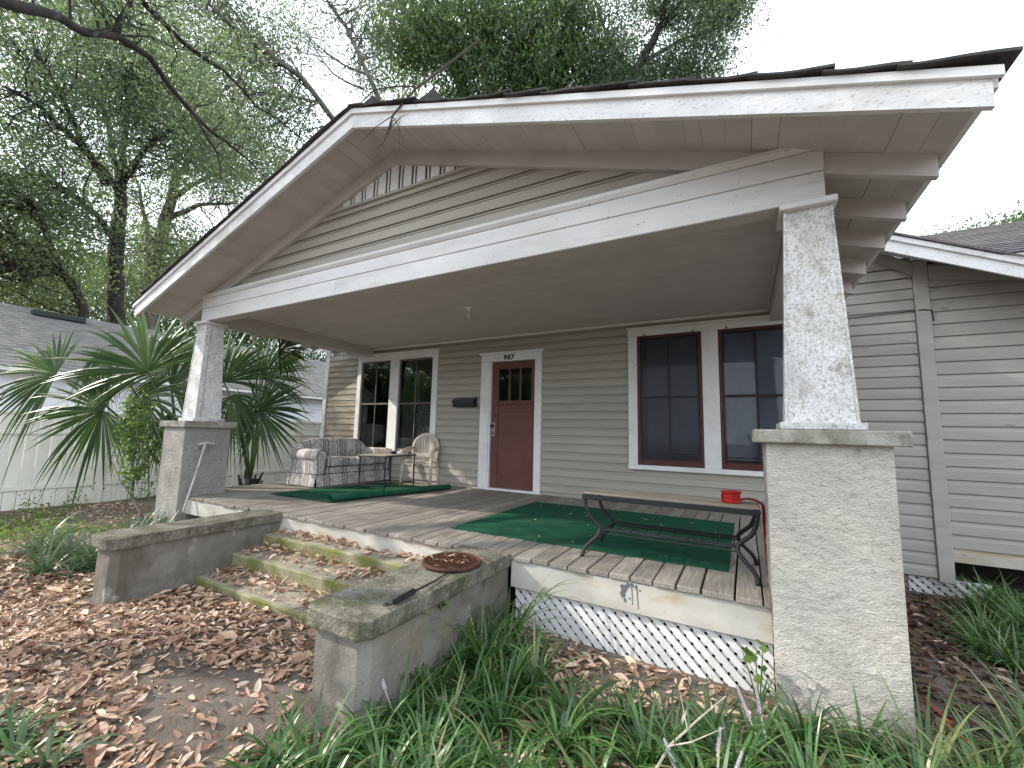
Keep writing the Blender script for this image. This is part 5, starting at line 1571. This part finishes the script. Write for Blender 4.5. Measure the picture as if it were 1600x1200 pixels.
tree('oak_tree', 'overhanging oak limb, dark and arching, in front of all the other trees', (-5.2, -6.2, -0.6),
     [(over[0], [.20, .16, .12, .09, .075, .07, .062, .058, .054, .048, .042, .036, .030, .024, .018, .010])] + [R_(over[1], .05, .025), R_(over[2], .045, .015), R_(over[3], .03, .01)] + [R_(l, .13, .05) for l in over[4:]],
     [((-3.9, -0.3, 8.0), (1.3, 1.3, .6), 30), ((-4.5, 1.5, 8.4), (1.3, 1.5, .7), 30), ((-4.6, 1.9, 7.0), (.9, 1.2, .5), 20), ((-3.6, -1.2, 7.4), (1.0, 1.0, .5), 14),
      ((-7.4, -3.2, 9.0), (2.2, 2.0, 1.6), 60), ((-4.2, -5.0, 8.6), (2.2, 2.0, 1.5), 100), ((-3.0, -2.6, 9.0), (1.6, 1.2, 1.0), 70), ((-2.2, -3.4, 8.4), (1.4, 1.2, .8), 40), ((-6.6, -5.2, 6.6), (1.8, 1.8, 1.4), 28), ((-5.2, -3.0, 7.6), (1.6, 1.6, 1.0), 75), ((-5.8, -4.2, 8.6), (1.6, 1.6, 1.2), 80), ((-4.6, -3.8, 8.2), (1.4, 1.3, 1.0), 100), ((-3.2, -2.3, 9.9), (1.4, 1.2, 1.1), 90), ((-2.0, -1.9, 10.2), (1.2, 1.0, .9), 50), ((-8.6, -4.6, 6.6), (1.6, 1.6, 1.2), 18), ((-7.2, -2.6, 6.2), (1.3, 1.3, 1.0), 12)],  # crown clumps out of view, added to block sun from the house front
     0.085, 'oakleaf', per=70, group=TG, cl_r=.33, hang=6, tmax=1.3)
oakC = [[(-4.8, 7.0, -0.6), (-5.1, 6.9, 5.0), (-5.36, 6.55, 8.06), (-6.03, 5.76, 10.37), (-6.34, 5.34, 10.87), (-6.47, 4.24, 11.51), (-6.61, 2.97, 11.51), (-6.53, 1.94, 11.46), (-6.26, 1.25, 11.34)], [(-6.57, 5.01, 11.27), (-6.58, 4.07, 10.78), (-6.56, 3.08, 10.04)],
        [(-5.3, 6.7, 6.5), (-6.03, 7.3, 8.59), (-6.27, 7.03, 12.94), (-6.67, 6.56, 14.12), (-7.05, 6.07, 15.26), (-7.5, 5.42, 16.13)], [(-6.44, 6.83, 13.62), (-7.24, 5.8, 13.85), (-7.28, 4.84, 13.85)], [(-6.56, 6.69, 13.04), (-7.21, 5.84, 13.25), (-7.53, 5.38, 13.85), (-7.73, 5.06, 14.4)]]
tree('oak_tree', 'oak leaning out over the roof peak, with long bare limbs against the sky', (-4.8, 7, -0.6),
     [(oakC[0], [.26, .22, .17, .105, .09, .08, .07, .05, .03]), R_(oakC[1], .05, .02), R_(oakC[2], .13, .045), R_(oakC[3], .045, .012), R_(oakC[4], .035, .01)],
     [((-6.9, 2.0, 11.6), (1.5, 1.5, 1.0), 42), ((-7.6, 3.6, 12.6), (1.3, 1.3, .9), 28), ((-7.0, 4.2, 10.3), (1.3, 1.2, .8), 34), ((-8.2, 5.4, 15.6), (1.5, 1.5, .9), 30), ((-8.4, 3.2, 10.0), (1.5, 1.3, .8), 34), ((-7.2, 7.6, 14.9), (1.3, 1.0, .9), 20), ((-7.6, 1.0, 13.4), (1.6, 1.6, 1.0), 34), ((-7.8, 5.2, 9.2), (1.3, 1.3, .7), 28), ((-6.6, 6.9, 16.2), (1.5, 1.2, 1.2), 34), ((-6.0, 7.4, 13.2), (1.0, .9, 1.0), 18), ((-8.6, 4.4, 13.4), (1.2, 1.2, 1.0), 24)],
     0.095, 'oakleaf', 'barkpale', per=105, group=TG, cl_r=.50, hang=14)
oakD = [[(-3.0, 12.2, -0.6), (-3.32, 11.96, 10.24), (-5.31, 10.66, 15.97), (-5.82, 10.25, 18.63), (-6.11, 10.01, 20.77)], [(-5.31, 10.66, 15.97), (-4.48, 11.25, 18.93), (-3.56, 11.83, 21.3)], [(-5.77, 10.29, 17.09), (-6.68, 8.79, 17.97), (-7.05, 7.65, 18.78)],
        [(-3.32, 11.96, 10.24), (-2.2, 12.4, 14.5), (-1.2, 12.6, 18.0)]]
tree('laurel_tree', 'dense glossy laurel hanging thick foliage behind the middle of the roof', (-3, 12.2, -0.6),
     [R_(oakD[0], .42, .1)] + [R_(l, .14, .05) for l in oakD[1:]],
     [((-6.2, 8.6, 16.6), (1.6, 1.5, 1.7), 78), ((-5.2, 10.4, 18.3), (1.8, 1.8, 1.7), 90), ((-3.5, 11.6, 18.3), (1.7, 1.7, 2.0), 105), ((-1.6, 12.5, 18.8), (1.6, 1.6, 1.8), 85), ((-4.6, 10.9, 15.4), (1.6, 1.6, 1.5), 75), ((-2.4, 12.2, 16.1), (1.6, 1.6, 1.6), 90), ((-0.6, 13.0, 16.8), (1.3, 1.2, 1.4), 62), ((-4, 11, 21), (3, 3, 1.5), 60)],
     0.27, 'laurelleaf', per=60, group=TG, cl_r=.55, droop=1.5, aspect=.30)
oakE = [[(1.0, 13.7, -0.6), (1.23, 13.72, 10.01), (1.35, 13.75, 15.72), (1.92, 13.86, 17.06), (2.57, 13.97, 18.21), (2.97, 14.02, 19.72)], [(1.66, 13.81, 16.54), (3.41, 14.07, 17.15), (5.04, 14.15, 17.01)], [(1.4, 13.76, 16.01), (0.38, 13.5, 18.06), (-0.14, 13.35, 20.06)]]
tree('oak_tree', 'oak with fine dark foliage ending in open sky above the porch gable', (1, 13.7, -0.6),
     [R_(oakE[0], .36, .07)] + [R_(l, .1, .03) for l in oakE[1:]],
     [((1.5, 13.81, 19.2), (1.9, 1.6, 1.3), 62), ((3.4, 14.05, 18.9), (1.4, 1.4, 1.3), 56), ((4.9, 14.15, 17.4), (1.0, 1.2, 1.2), 48), ((3.9, 14.12, 15.9), (1.3, 1.3, .8), 48), ((0.9, 13.57, 15.4), (1.1, 1.1, .55), 26), ((2.4, 14.1, 15.3), (1.3, 1.2, .8), 60), ((0.6, 13.6, 16.9), (1.0, 1.0, .8), 30), ((0.2, 13.4, 15.3), (.9, 1, .5), 26), ((3.6, 14, 21.2), (1.8, 1.5, 1.2), 50), ((5.2, 14.2, 19.4), (.9, .9, 1.4), 36)],
     0.125, 'oakleaf', per=115, group=TG, cl_r=.42)
for (p, h_, r_, lab) in (((11.6, 18.0, -0.6), 8.2, 1.7, 'pale green treetop showing over the main roof just past the porch eave'), ((14.0, 16.4, -.6), 8.3, 1.4, 'pale green treetop at the far end of the main roof ridge')):
    x, y, _ = p
    tree('oak_tree', lab, p, [R_([p, (x, y, h_ * .6), (x + .3, y, h_)], .2, .05)],
         [((x, y, h_ - .5), (r_, r_, .8), 50), ((x - .9 * r_, y, h_ - 1.0), (r_, r_, .6), 36), ((x + r_, y, h_ - .7), (r_, r_, .7), 36)], 0.12, 'hazeleaf', per=130, group=TG, cl_r=.42)
# the far side of the street, seen only in the window panes
C = np.stack([rng.uniform(-62, -14, 16000), rng.uniform(-36, -28, 16000), np.abs(rng.normal(0, 3.6, 16000)) + rng.uniform(-.5, 3, 16000)], 1)
V, F = leaf_quads(C, 0.9, .7)
np_mesh('treeline', V, F, M['oakleaf'], None, kind='stuff', label='far line of trees across the street')

# ------------------------------------------------------------------ palms
def fan(parent, base, hub, phi, spread, L_, tilt=0.25, droop=0.35, n=40, m='palm', seed=0, name='frond'):
    rnd = random.Random(seed)
    hub = Vector(hub); base = Vector(base)
    nrm = (-cF + cU * tilt + cR * rnd.uniform(-.25, .25)).normalized()
    a0 = (cR * math.cos(R(phi)) + cU * math.sin(R(phi)))
    a0 = (a0 - nrm * a0.dot(nrm)).normalized()
    b0 = nrm.cross(a0).normalized()
    mb = MB()
    n = max(10, int(n * spread / 200)); L_ *= 1.2; droop *= .8
    for i in range(n):
        t = -1 + 2 * (i + .5) / n
        th = R(spread / 2) * t + rnd.uniform(-.05, .05)
        d = a0 * math.cos(th) + b0 * math.sin(th)
        s = (-a0 * math.sin(th) + b0 * math.cos(th))
        l = L_ * (1 - 0.28 * abs(t) ** 1.6) * rnd.uniform(0.80, 1.06)
        wmax = 1.25 * math.tan(R(spread / 2) / n) * l * 0.46
        dr = droop * rnd.uniform(0.5, 1.5)
        if rnd.random() < 0.16:
            dr = dr * 2.6 + .15
        lp, mp_, rp_ = [], [], []
        K = 6
        bend = nrm * (0.10 * L_ * (1 - t * t))
        for k_ in range(K + 1):
            q = k_ / K
            p = hub + d * (l * q) + Vector((0, 0, -1)) * (dr * l * q ** 2.6) - bend * (q ** 2) * 0.8
            w = max(wmax * min(1, q / .46), .004) if q < .46 else wmax * (1 - ((q - .46) / .54) ** 1.1)
            w = max(w, 0.0008)
            fold = nrm * (0.38 * w)
            lp.append(p - s * w - fold); mp_.append(p + fold); rp_.append(p + s * w - fold)
        b = len(mb.v)
        for x_, y_, z_ in zip(lp, mp_, rp_):
            mb.v += [tuple(x_), tuple(y_), tuple(z_)]
        for k_ in range(K):
            o = b + 3 * k_
            mb.f += [(o, o + 1, o + 4, o + 3), (o + 1, o + 2, o + 5, o + 4)]
    fr = mb.build(name, M[m], parent)
    mb = MB()
    mid = base.lerp(hub, .55) + Vector((0, 0, 0.18 * (hub - base).length))
    pts = []
    for k_ in range(9):
        t = k_ / 8
        pts.append(base * (1 - t) ** 2 + mid * 2 * t * (1 - t) + hub * t * t)
    mb.tube(pts, [.020 - .010 * k_ / 8 for k_ in range(9)], 5)
    mb.build('petiole', M['palmlit'] if m == 'palmlit' else M['palm'], fr)
def palm(label, base, fans):
    t = thing('fan_palm', label, 'palm', base, 'fan palms beside the porch')
    mb = MB()
    b = Vector(base)
    mb.tube([b + Vector((0, 0, -.05)), b + Vector((0.02, 0.02, .25)), b + Vector((0, 0.03, .55))], [.14, .15, .10], 10)
    for i in range(18):
        a = i * 2.4; zz = .05 + .028 * i
        p = b + Vector((.13 * math.cos(a), .13 * math.sin(a), zz))
        mb.tube([p, p + Vector((.06 * math.cos(a), .06 * math.sin(a), .16))], [.03, .012], 4)
    mb.build('trunk', M['bark'], t)
    for i, f in enumerate(fans):
        hub, phi, spread, L_, tilt, dr, m = f
        fan(t, b + Vector((0, 0, .45)), hub, phi, spread, L_, tilt, dr, m=m, seed=i + int(abs(base[1]) * 100))
palm('fan palm spreading big dark fronds in front of the white fence', (-2.62, 0.52, -0.53),
     [((-2.67, 0.0, 1.66), 122, 195, 1.22, .15, .22, 'palm'), ((-4.05, -.6, 1.60), 168, 190, 1.05, .3, .35, 'palm'), ((-3.12, -.3, 1.07), 196, 260, .92, .1, .22, 'palm'),
      ((-3.75, -.2, 2.02), 262, 120, .78, .2, .55, 'palm'), ((-3.01, .6, 1.92), 72, 170, .95, .3, .3, 'palm'), ((-3.07, .1, 1.28), -32, 210, .85, .25, .5, 'palm'), ((-2.92, .4, 1.05), -80, 150, .75, .2, .4, 'palm'),
      ((-3.3, .5, 1.75), 150, 190, 1.0, .3, .3, 'palm'), ((-2.75, .35, 1.45), 40, 180, .85, .3, .4, 'palm'), ((-3.2, .3, .95), 150, 150, .7, .1, .3, 'palmlit')])
palm('fan palm seen through the open porch end behind the far column', (-2.35, 1.45, -0.53),
     [((-2.38, .9, 1.60), 98, 210, 1.0, .3, .25, 'palm'), ((-2.02, 1.2, 2.06), 84, 42, .34, .2, .0, 'palmlit'), ((-1.95, 1.5, 2.18), 5, 190, .55, .2, .4, 'palm'),
      ((-1.87, 1.2, 1.17), -28, 285, .82, .1, .12, 'palm'), ((-2.3, 1.0, 1.40), -78, 170, .85, .2, .4, 'palm'), ((-2.5, 1.6, 1.75), 60, 200, .9, .3, .3, 'palm'), ((-2.4, 1.3, .95), 120, 200, .7, .2, .3, 'palm')])

# young shrub by the far pier
sh = thing('young_shrub', 'young shrub with a crooked stem and small bright leaves by the far pier', 'shrub', (-2.05, -0.02, -0.52))
mb = MB()
stem = [(-2.0, -0.05, -0.54), (-2.2, -.06, -.30), (-2.42, -.10, -.12), (-2.44, -.10, .12), (-2.52, -.1, .35), (-2.50, -.1, .75), (-2.60, -.1, 1.05), (-2.58, -.1, 1.3)]
mb.tube(stem, [.026, .024, .022, .02, .016, .012, .009, .004], 6)
br = [[(-2.42, -.1, -.1), (-2.7, -.15, .1), (-3.0, -.2, .42)], [(-2.2, -.06, -.3), (-1.95, -.2, -.42), (-1.75, -.25, -.56)], [(-2.44, -.1, .12), (-2.3, -.05, .35), (-2.25, 0, .7)], [(-2.5, -.1, .5), (-2.7, -.1, .8), (-2.75, -.1, 1.1)]]
for b in br:
    mb.tube(b, [.010, .007, .003], 5)
mb.build('stem', M['barkpale'], sh)
C = []
for pts, n in ((stem[3:], 520), (br[2], 200), (br[3], 240)):
    P, _ = interp(pts, [0] * len(pts), .05)
    P = np.array([tuple(p) for p in P])
    C.append(P[rng.integers(len(P), size=n)] + rng.normal(size=(n, 3)) * .085)
V, F = leaf_quads(np.concatenate(C), 0.058, .6, .3)
np_mesh('foliage', V, F, M['shrubleaf'], sh)
hd = thing('clipped_hedge', 'leafy hedge standing between the fence and the house corner', 'hedge', (-4.3, 5.6, -0.5))
C = rng.uniform(-1, 1, (5200, 3)) * np.array([.45, 1.2, .85]) + np.array([-4.6, 6.6, .85]); 
V, F = leaf_quads(C, .085, .55); np_mesh('foliage', V, F, M['lightleaf'], hd)
mb = MB()
for i in range(6):
    p = Vector((-4.6, 5.7 + .36 * i, -.55)); mb.tube([p, p + Vector((.1 * math.sin(i), .1, .9)), p + Vector((.2 * math.sin(i * 2), 0, 1.6))], [.03, .02, .008], 5)
mb.build('stem', M['bark'], hd)
# small weeds at the fence foot
for i, (x, y) in enumerate(((-5.2, 0.0), (-5.15, -.55), (-5.25, 4.35), (-5.2, 4.7), (-5.2, 0.95))):
    C = np.array([x, y, gz(x, y)]) + np.abs(rng.normal(size=(90, 3))) * np.array([.10, .22, .16]) * np.array([1, 1, 1])
    V, F = leaf_quads(C, .05, .5)
    o = np_mesh('weed', V - np.array([x, y, gz(x, y)]), F, M['shrubleaf']); o.location = (x, y, gz(x, y))
    o['label'] = 'small weed growing at the foot of the white fence'; o['kind'] = 'stuff'

# ------------------------------------------------------------------ strap-leaved clumps
def clump(x, y, n, L_, m, label, group, lean=(0, 0), wid=0.0075, flowers=0, zb=None, upr=0.6):
    z0 = gz(x, y) if zb is None else zb
    V, F = [], []
    for i in range(n):
        a = random.uniform(0, 2 * math.pi)
        r0 = random.uniform(0, .05)
        l = L_ * random.uniform(.55, 1.15)
        el = random.uniform(upr * .55, 1.5)
        d = Vector((math.cos(a) + lean[0], math.sin(a) + lean[1], 0)).normalized()
        s = Vector((-d.y, d.x, 0))
        tw = random.uniform(-.5, .5)
        p = Vector((x + r0 * math.cos(a), y + r0 * math.sin(a), z0 - .01))
        K = 6
        cur = el
        dec = random.uniform(.10, .34) * (1.5 if el < 1.0 else 1.0)
        b = len(V)
        w0 = wid * random.uniform(.7, 1.2)
        for k_ in range(K + 1):
            q = k_ / K
            w = w0 * (1 - q ** 2.2) + .0006
            ss = (s * math.cos(tw * q) + Vector((0, 0, 1)) * math.sin(tw * q))
            V.append(tuple(p - ss * w)); V.append(tuple(p + ss * w))
            p = p + (d * math.cos(cur) + Vector((0, 0, 1)) * math.sin(cur)) * (l / K)
            cur -= dec
            if p.z < z0 + .015:
                p.z = z0 + .015
        for k_ in range(K):
            F.append((b + 2 * k_, b + 2 * k_ + 1, b + 2 * k_ + 3, b + 2 * k_ + 2))
    if flowers:
        o = thing('strap_leaved_plant', label, 'plant', (x, y, z0), group)
        np_mesh('leaf_tuft', np.array(V), np.array(F), M[m], o)
        for i in range(flowers):
            mb = MB()
            bx, by = x + random.uniform(-.1, .1), y + random.uniform(-.1, .1)
            hgt = L_ * random.uniform(.55, .85)
            lx, ly = random.uniform(-.12, .12), random.uniform(-.12, .12)
            for k_ in range(16):
                t = .60 + .4 * k_ / 15
                p = Vector((bx + lx * t, by + ly * t, z0 + hgt * t))
                for j in range(4):
                    a = j * 1.57 + k_
                    r = .0065 * (1.15 - (t - .6) * 1.8)
                    q = p + Vector((math.cos(a) * r, math.sin(a) * r, 0))
                    mb.add([q + Vector((-.003, 0, -.003)), q + Vector((.003, 0, -.003)), q + Vector((.002, .003, .004)), q + Vector((0, -.003, .003))], [(0, 1, 2), (0, 2, 3), (1, 3, 2), (0, 3, 1)])
            mb.tube([(bx, by, z0), (bx + lx * .6, by + ly * .6, z0 + hgt * .6), (bx + lx, by + ly, z0 + hgt)], [.003, .0025, .001], 4)
            mb.build('flower_spike', M['petal'], o)
        return o
    o = np_mesh('strap_leaved_plant', np.array(V) - np.array([x, y, z0]), np.array(F), M[m])
    o.location = (x, y, z0); o['label'] = label; o['category'] = 'plant'; o['group'] = group
    return o
random.seed(21)
def G1(x, y, f):
    w = 'beside the near step wall' if x < 3.85 else ('in the bed before the white lattice' if x < 4.95 else 'at the foot of the near stucco pier')
    return ('strap-leaved clump with pale flower spikes ' if f else 'plain green strap-leaved clump ') + w, 'clumps ' + w
fl = {3, 9, 14, 22, 30, 37, 43}
front = []
tries = 0
while len(front) < 52 and tries < 4000:
    tries += 1
    x, y = random.uniform(3.15, 6.35), random.uniform(-1.75, -.10)
    lim = -1.42 if x < 3.5 else (-.60 if x < 4.7 else (-.30 if x < 5.05 else -.26))
    if y > lim or (x < 3.25 and y > -1.5) or (x > 4.6 and y < -1.1 - 0.0 * x) or (x > 5.4 and y < -.8):
        continue
    if any(math.hypot(x - a, y - b) < .17 for a, b in front):
        continue
    front.append((x, y))
for i, (x, y) in enumerate(front):
    clump(x, y, random.randint(60, 95), random.uniform(.26, .38), 'grass', *G1(x, y, i in fl), flowers=(1 + (i % 2)) if i in fl else 0)
for (x, y) in ((3.62, -.30), (3.70, -.42), (3.58, -.55)):
    clump(x, y, 34, .62, 'grass', 'tall upright strap-leaved clump in the corner of step wall and lattice', 'tall clumps in the wall corner', upr=1.15)
for (x, y) in ((5.62, -.35), (5.85, -.22), (6.02, -.05), (6.15, .12), (5.75, -.5), (6.3, .3), (5.98, -.35), (6.25, -.1)):
    clump(x, y, 60, .40, 'grassvar', 'yellow-striped strap-leaved clump beside the foot of the near pier', 'striped clumps by the near pier')
k_ = 0
random.seed(33)
while k_ < 24:
    x, y = random.uniform(6.36, 7.3), random.uniform(.75, 2.8)
    if x < 6.30 + .12 * (y - .8) or (y > 2.3 and x < 6.75) or x > 6.9 + .15 * (y - .8):
        continue
    clump(x, y, 60, random.uniform(.34, .46), 'grass', 'green strap-leaved clump in the bed along the grey side wall', 'clumps along the side wall'); k_ += 1
k_ = 0
random.seed(34)
while k_ < 36:
    x, y = random.uniform(-1.7, .30), random.uniform(-1.35, -.12)
    if y < -1.3 - .9 * (x + .9) * 0 and x > .1:
        continue
    if y < -.9 + .25 * x:
        if random.random() < .6:
            continue
    clump(x, y, 66, random.uniform(.38, .54), 'grassblue', 'bluish arching strap-leaved clump beyond the far step wall', 'clumps beyond the far step wall', lean=(-.3, -.25)); k_ += 1
random.seed(35)
for i, (x, y) in enumerate(((2.34, -2.14), (2.52, -2.10), (2.16, -2.14), (2.02, -2.2))):
    clump(x, y, 34, .25, 'grassblue' if i % 2 else 'grass', 'spiky strap-leaved clump at the near edge of the leaf-strewn yard', 'clumps at the near edge of the yard', wid=.0085)
for (x, y) in ((-3.6, -.9), (-4.2, -.5), (-2.9, -.7), (-3.2, -1.3), (-2.3, -1.0), (-4.6, -1.2), (-2.2, -.45)):
    C = np.array([x, y, gz(x, y) + .01]) + np.abs(rng.normal(size=(170, 3))) * np.array([.0, .0, .07]) + rng.normal(size=(170, 3)) * np.array([.22, .22, .0])
    V, F = leaf_quads(C, .055, .5)
    o = np_mesh('weed', V - np.array([x, y, gz(x, y)]), F, M['shrubleaf']); o.location = (x, y, gz(x, y))
    o['label'] = 'low bright weed patch on the sunlit earth before the fence'; o['kind'] = 'stuff'
# leafy seedling at the lattice and a bleached twig
sd = thing('seedling', 'broad-leaved seedling in the corner of lattice and near pier', 'plant', (5.03, -.14, -.5))
mb = MB(); tips = []
for i in range(4):
    p0 = Vector((5.03, -.14, -.52)); a_ = i * 1.7
    p2 = p0 + Vector((.07 * math.cos(a_), .05 * math.sin(a_) - .02, .20 + .05 * i))
    mb.tube([p0, p0.lerp(p2, .5) + Vector((0, 0, .02)), p2], [.004, .003, .002], 4)
    tips += [p0.lerp(p2, t) + Vector((random.uniform(-.04, .04), random.uniform(-.03, .03), 0)) for t in (.55, .7, .8, .9, 1.0, 1.05)]
mb.build('stem', M['shrubleaf'], sd)
V, F = leaf_quads(np.array([tuple(t) for t in tips]), 0.052, .75, .2); np_mesh('foliage', V, F, M['shrubleaf'], sd)
mb = MB()
mb.tube([(4.62, -1.00, -.48), (4.70, -.88, -.36), (4.80, -.74, -.30), (4.90, -.62, -.24)], [.006, .005, .004, .002], 5)
mb.tube([(4.70, -.88, -.36), (4.78, -.86, -.33), (4.90, -.80, -.27)], [.004, .003, .001], 4); mb.tube([(4.76, -.8, -.32), (4.72, -.7, -.24)], [.003, .001], 4)
single(mb, 'dry_branch', M['palewood'], 'bleached forked twig poking out of the green clumps', 'twig')
mb = MB(); mb.tube([(5.80, .37, -.475), (5.84, .22, -.468), (5.83, .10, -.470), (5.88, -.04, -.462)], .006, 5); mb.tube([(5.80, .37, -.475), (5.85, .2, -.472), (5.86, .05, -.474), (5.92, -.1, -.47)], .005, 5)
single(mb, 'orange_cord', M['orange'], 'faded orange cord lying on the mulch beside the near pier', 'cord')
# dead twig hung over the gable peak
mb = MB()
tw = [(2.62, -.47, 3.62), (2.52, -.50, 3.50), (2.48, -.50, 3.38), (2.42, -.49, 3.28)]
mb.tube([(3.1, -.1, 4.3), (2.85, -.3, 3.95), (2.70, -.44, 3.72)] + tw, [.012, .011, .01, .009, .008, .006, .003], 5)
random.seed(5)
for p in tw + tw[1:]:
    p = Vector(p)
    d = Vector((random.uniform(-.3, .3), random.uniform(-.08, .0), random.uniform(-.3, .08)))
    mb.tube([p, p + d * .55 + Vector((0, 0, .03)), p + d], [.005, .004, .001], 4)
    mb.tube([p + d * .55 + Vector((0, 0, .03)), p + d * .8 + Vector((random.uniform(-.1, .1), 0, -.12))], [.003, .001], 4)
mb.tube([(1.9, -.40, 3.86), (2.2, -.42, 3.93), (2.45, -.42, 3.86), (2.70, -.44, 3.74)], [.004, .006, .007, .008], 4)
single(mb, 'fallen_branch', M['twig'], 'dead forked branch caught over the white gable peak', 'branch', loc=(2.6, -.45, 3.3))

# ------------------------------------------------------------------ fallen leaves
random.seed(11)
LM = []
for k_ in range(6):
    me = bpy.data.meshes.new('fallen_leaf')
    nl, nw = 5, 2
    curl, cup, wd = random.uniform(-.5, .9), random.uniform(.2, 1.1), random.uniform(.19, .27)
    vs, fs = [], []
    for i in range(nl + 1):
        t = i / nl
        w = wd * math.sin(math.pi * (0.03 + .94 * t)) ** .8
        for j in range(nw + 1):
            s = -1 + 2 * j / nw
            vs.append((t - .5, w * s, cup * .5 * w * abs(s) + curl * .35 * (t - .5) ** 2 + .02 * math.sin(9 * t + k_ + s * 2)))
    for i in range(nl):
        for j in range(nw):
            a = i * (nw + 1) + j
            fs.append((a, a + 1, a + nw + 2, a + nw + 1))
    me.from_pydata(vs, [], fs); me.materials.append(LEAFM[k_ % 4]); me.update()
    LM.append(me)
LV = [np.array([v.co for v in me.vertices]) for me in LM]
LF = np.array([list(p.vertices) for p in LM[0].polygons])
def yard_spot():
    while True:
        x, y = random.uniform(-3.2, 3.35), random.uniform(-3.6, -.75)
        if x > .35 and y > -.78: continue
        if x < .42 and y > -1.0 and random.random() < .85: continue
        if .35 < x < .80 and y > -1.40: continue
        if x > 2.98 and y > -1.42: continue
        # thin patch of bare earth
        if ((x - 2.75) / .5) ** 2 + ((y + 1.55) / .28) ** 2 < 1 and random.random() < .72: continue
        if ((x - 2.2) / .35) ** 2 + ((y + 1.52) / .16) ** 2 < 1 and random.random() < .5: continue
        return x, y
def rmat(tilt):
    return Matrix.Rotation(random.uniform(0, 6.28), 3, 'Z') @ Matrix.Rotation(random.gauss(0, tilt), 3, 'X') @ Matrix.Rotation(random.gauss(0, tilt), 3, 'Y')
near = []
while len(near) < 300:
    x, y = yard_spot()
    dx, dy = x - 5.01, y + 2.85
    dep = dx * cF.x + dy * cF.y + (-.5 - .885) * cF.z
    u = (dx * cR.x + dy * cR.y) / max(dep, .01)
    if dep < .8 or u < -1.25 or u > 1.2 or dep > 4.4:
        continue
    near.append((x, y))
for i, (x, y) in enumerate(near):
    o = bpy.data.objects.new('fallen_leaf', LM[i % 6])
    COL.objects.link(o)
    s = random.choice([.055, .065, .075, .09, .105, .13])
    o.matrix_world = Matrix.Translation((x, y, gz(x, y) + .018 + random.uniform(0, .02))) @ rmat(.28).to_4x4() @ Matrix.Scale(s, 4)
    o.parent = ground
def litter(name, spots, smin, smax, m, parent, label=None, tilt=.35, lift=.012, zf=gz):
    Vs, Fs = [], []
    b = 0
    for (x, y) in spots:
        i = random.randrange(6)
        s = random.uniform(smin, smax)
        A = np.array(rmat(tilt))
        v = LV[i] * np.array([s, s * random.uniform(.4, .95), s]) @ A.T + np.array([x, y, zf(x, y) + lift * random.uniform(.3, 1.6)])
        Vs.append(v); Fs.append(LF + b); b += len(v)
    o = np_mesh(name, np.concatenate(Vs), np.concatenate(Fs), M[m], parent, kind='stuff')
    if label:
        o['label'] = label
    return o
litter('leaf_litter', [yard_spot() for _ in range(23000)], .018, .078, 'litter', ground)
litter('leaf_litter', [(random.uniform(-5.3, -.5), random.uniform(-3.2, .9)) for _ in range(2600)], .04, .10, 'litter', ground)
litter('leaf_litter', [(random.uniform(3.4, 6.3), random.uniform(-1.6, -.02)) for _ in range(1900)], .03, .11, 'litter', ground)
litter('mulch', [(random.uniform(5.6, 7.6) if i_ < 5200 else random.uniform(7.5, 10), random.uniform(-.4, 2.95)) for i_ in range(7200)], .025, .10, 'mulch', ground)
litter('leaf_litter', [(random.uniform(5.7, 7.4), random.uniform(.4, 2.95)) for _ in range(120)], .06, .12, 'litter', ground)
mb = MB()
for _ in range(260):
    x, y = yard_spot()
    a = random.uniform(0, 6.28); l = random.uniform(.04, .22)
    zt = gz(x, y) + random.uniform(.008, .03)
    mb.tube([(x, y, zt), (x + .5 * l * math.cos(a), y + .5 * l * math.sin(a), zt + random.uniform(0, .012)), (x + l * math.cos(a + .3), y + l * math.sin(a + .3), zt + random.uniform(-.004, .012))], [.0028, .0022, .001], 4)
mb.build('fallen_twigs', M['twig'], ground, kind='stuff')
def onstep(ya, yb, zt, n, x0=.80, x1=3.0, pw=1.6):
    sp = []
    for _ in range(n):
        t = random.random() ** pw
        x = random.uniform(x0, x1)
        if random.random() > .45 + .55 * abs(math.sin(x * 2.1 + zt * 9)):
            continue
        sp.append((x, yb - (yb - ya) * t))
    return sp
for (ya, yb, zt, n, lb) in ((-.72, -.47, -.43, 420, 'dry brown leaves heaped on the lowest concrete step'), (-.42, -.18, -.297, 330, 'dry brown leaves heaped on the middle concrete step'), (-.13, .0, -.18, 240, 'dry brown leaves lying on the top concrete step')):
    litter('leaf_litter', onstep(ya, yb, zt, n), .035, .10, 'litter', None, lb, .4, .016, lambda x, y, zt=zt, yb=yb: zt + .004 + .035 * max(0, 1 - (yb - y) / .14) * random.random())
litter('leaf_litter', [(random.uniform(2.65, 4.85), random.uniform(.5, 2.25)) for _ in range(46)], .012, .05, 'litter', None, 'few leaf scraps scattered on the large green carpet', .1, .003, lambda x, y: .016)
litter('leaf_litter', [(random.uniform(-1.1, 5), random.uniform(.02, 2.9)) for _ in range(70)], .010, .035, 'litter', None, 'tiny leaf scraps scattered over the deck planks', .1, .003, lambda x, y: .014)
litter('leaf_litter', [(3.275 + random.gauss(0, .08), -.46 + random.gauss(0, .08)) for _ in range(26)], .02, .06, 'litter', None, 'dry leaf scraps lying on the rusty round grate', .3, .006, lambda x, y: .042)
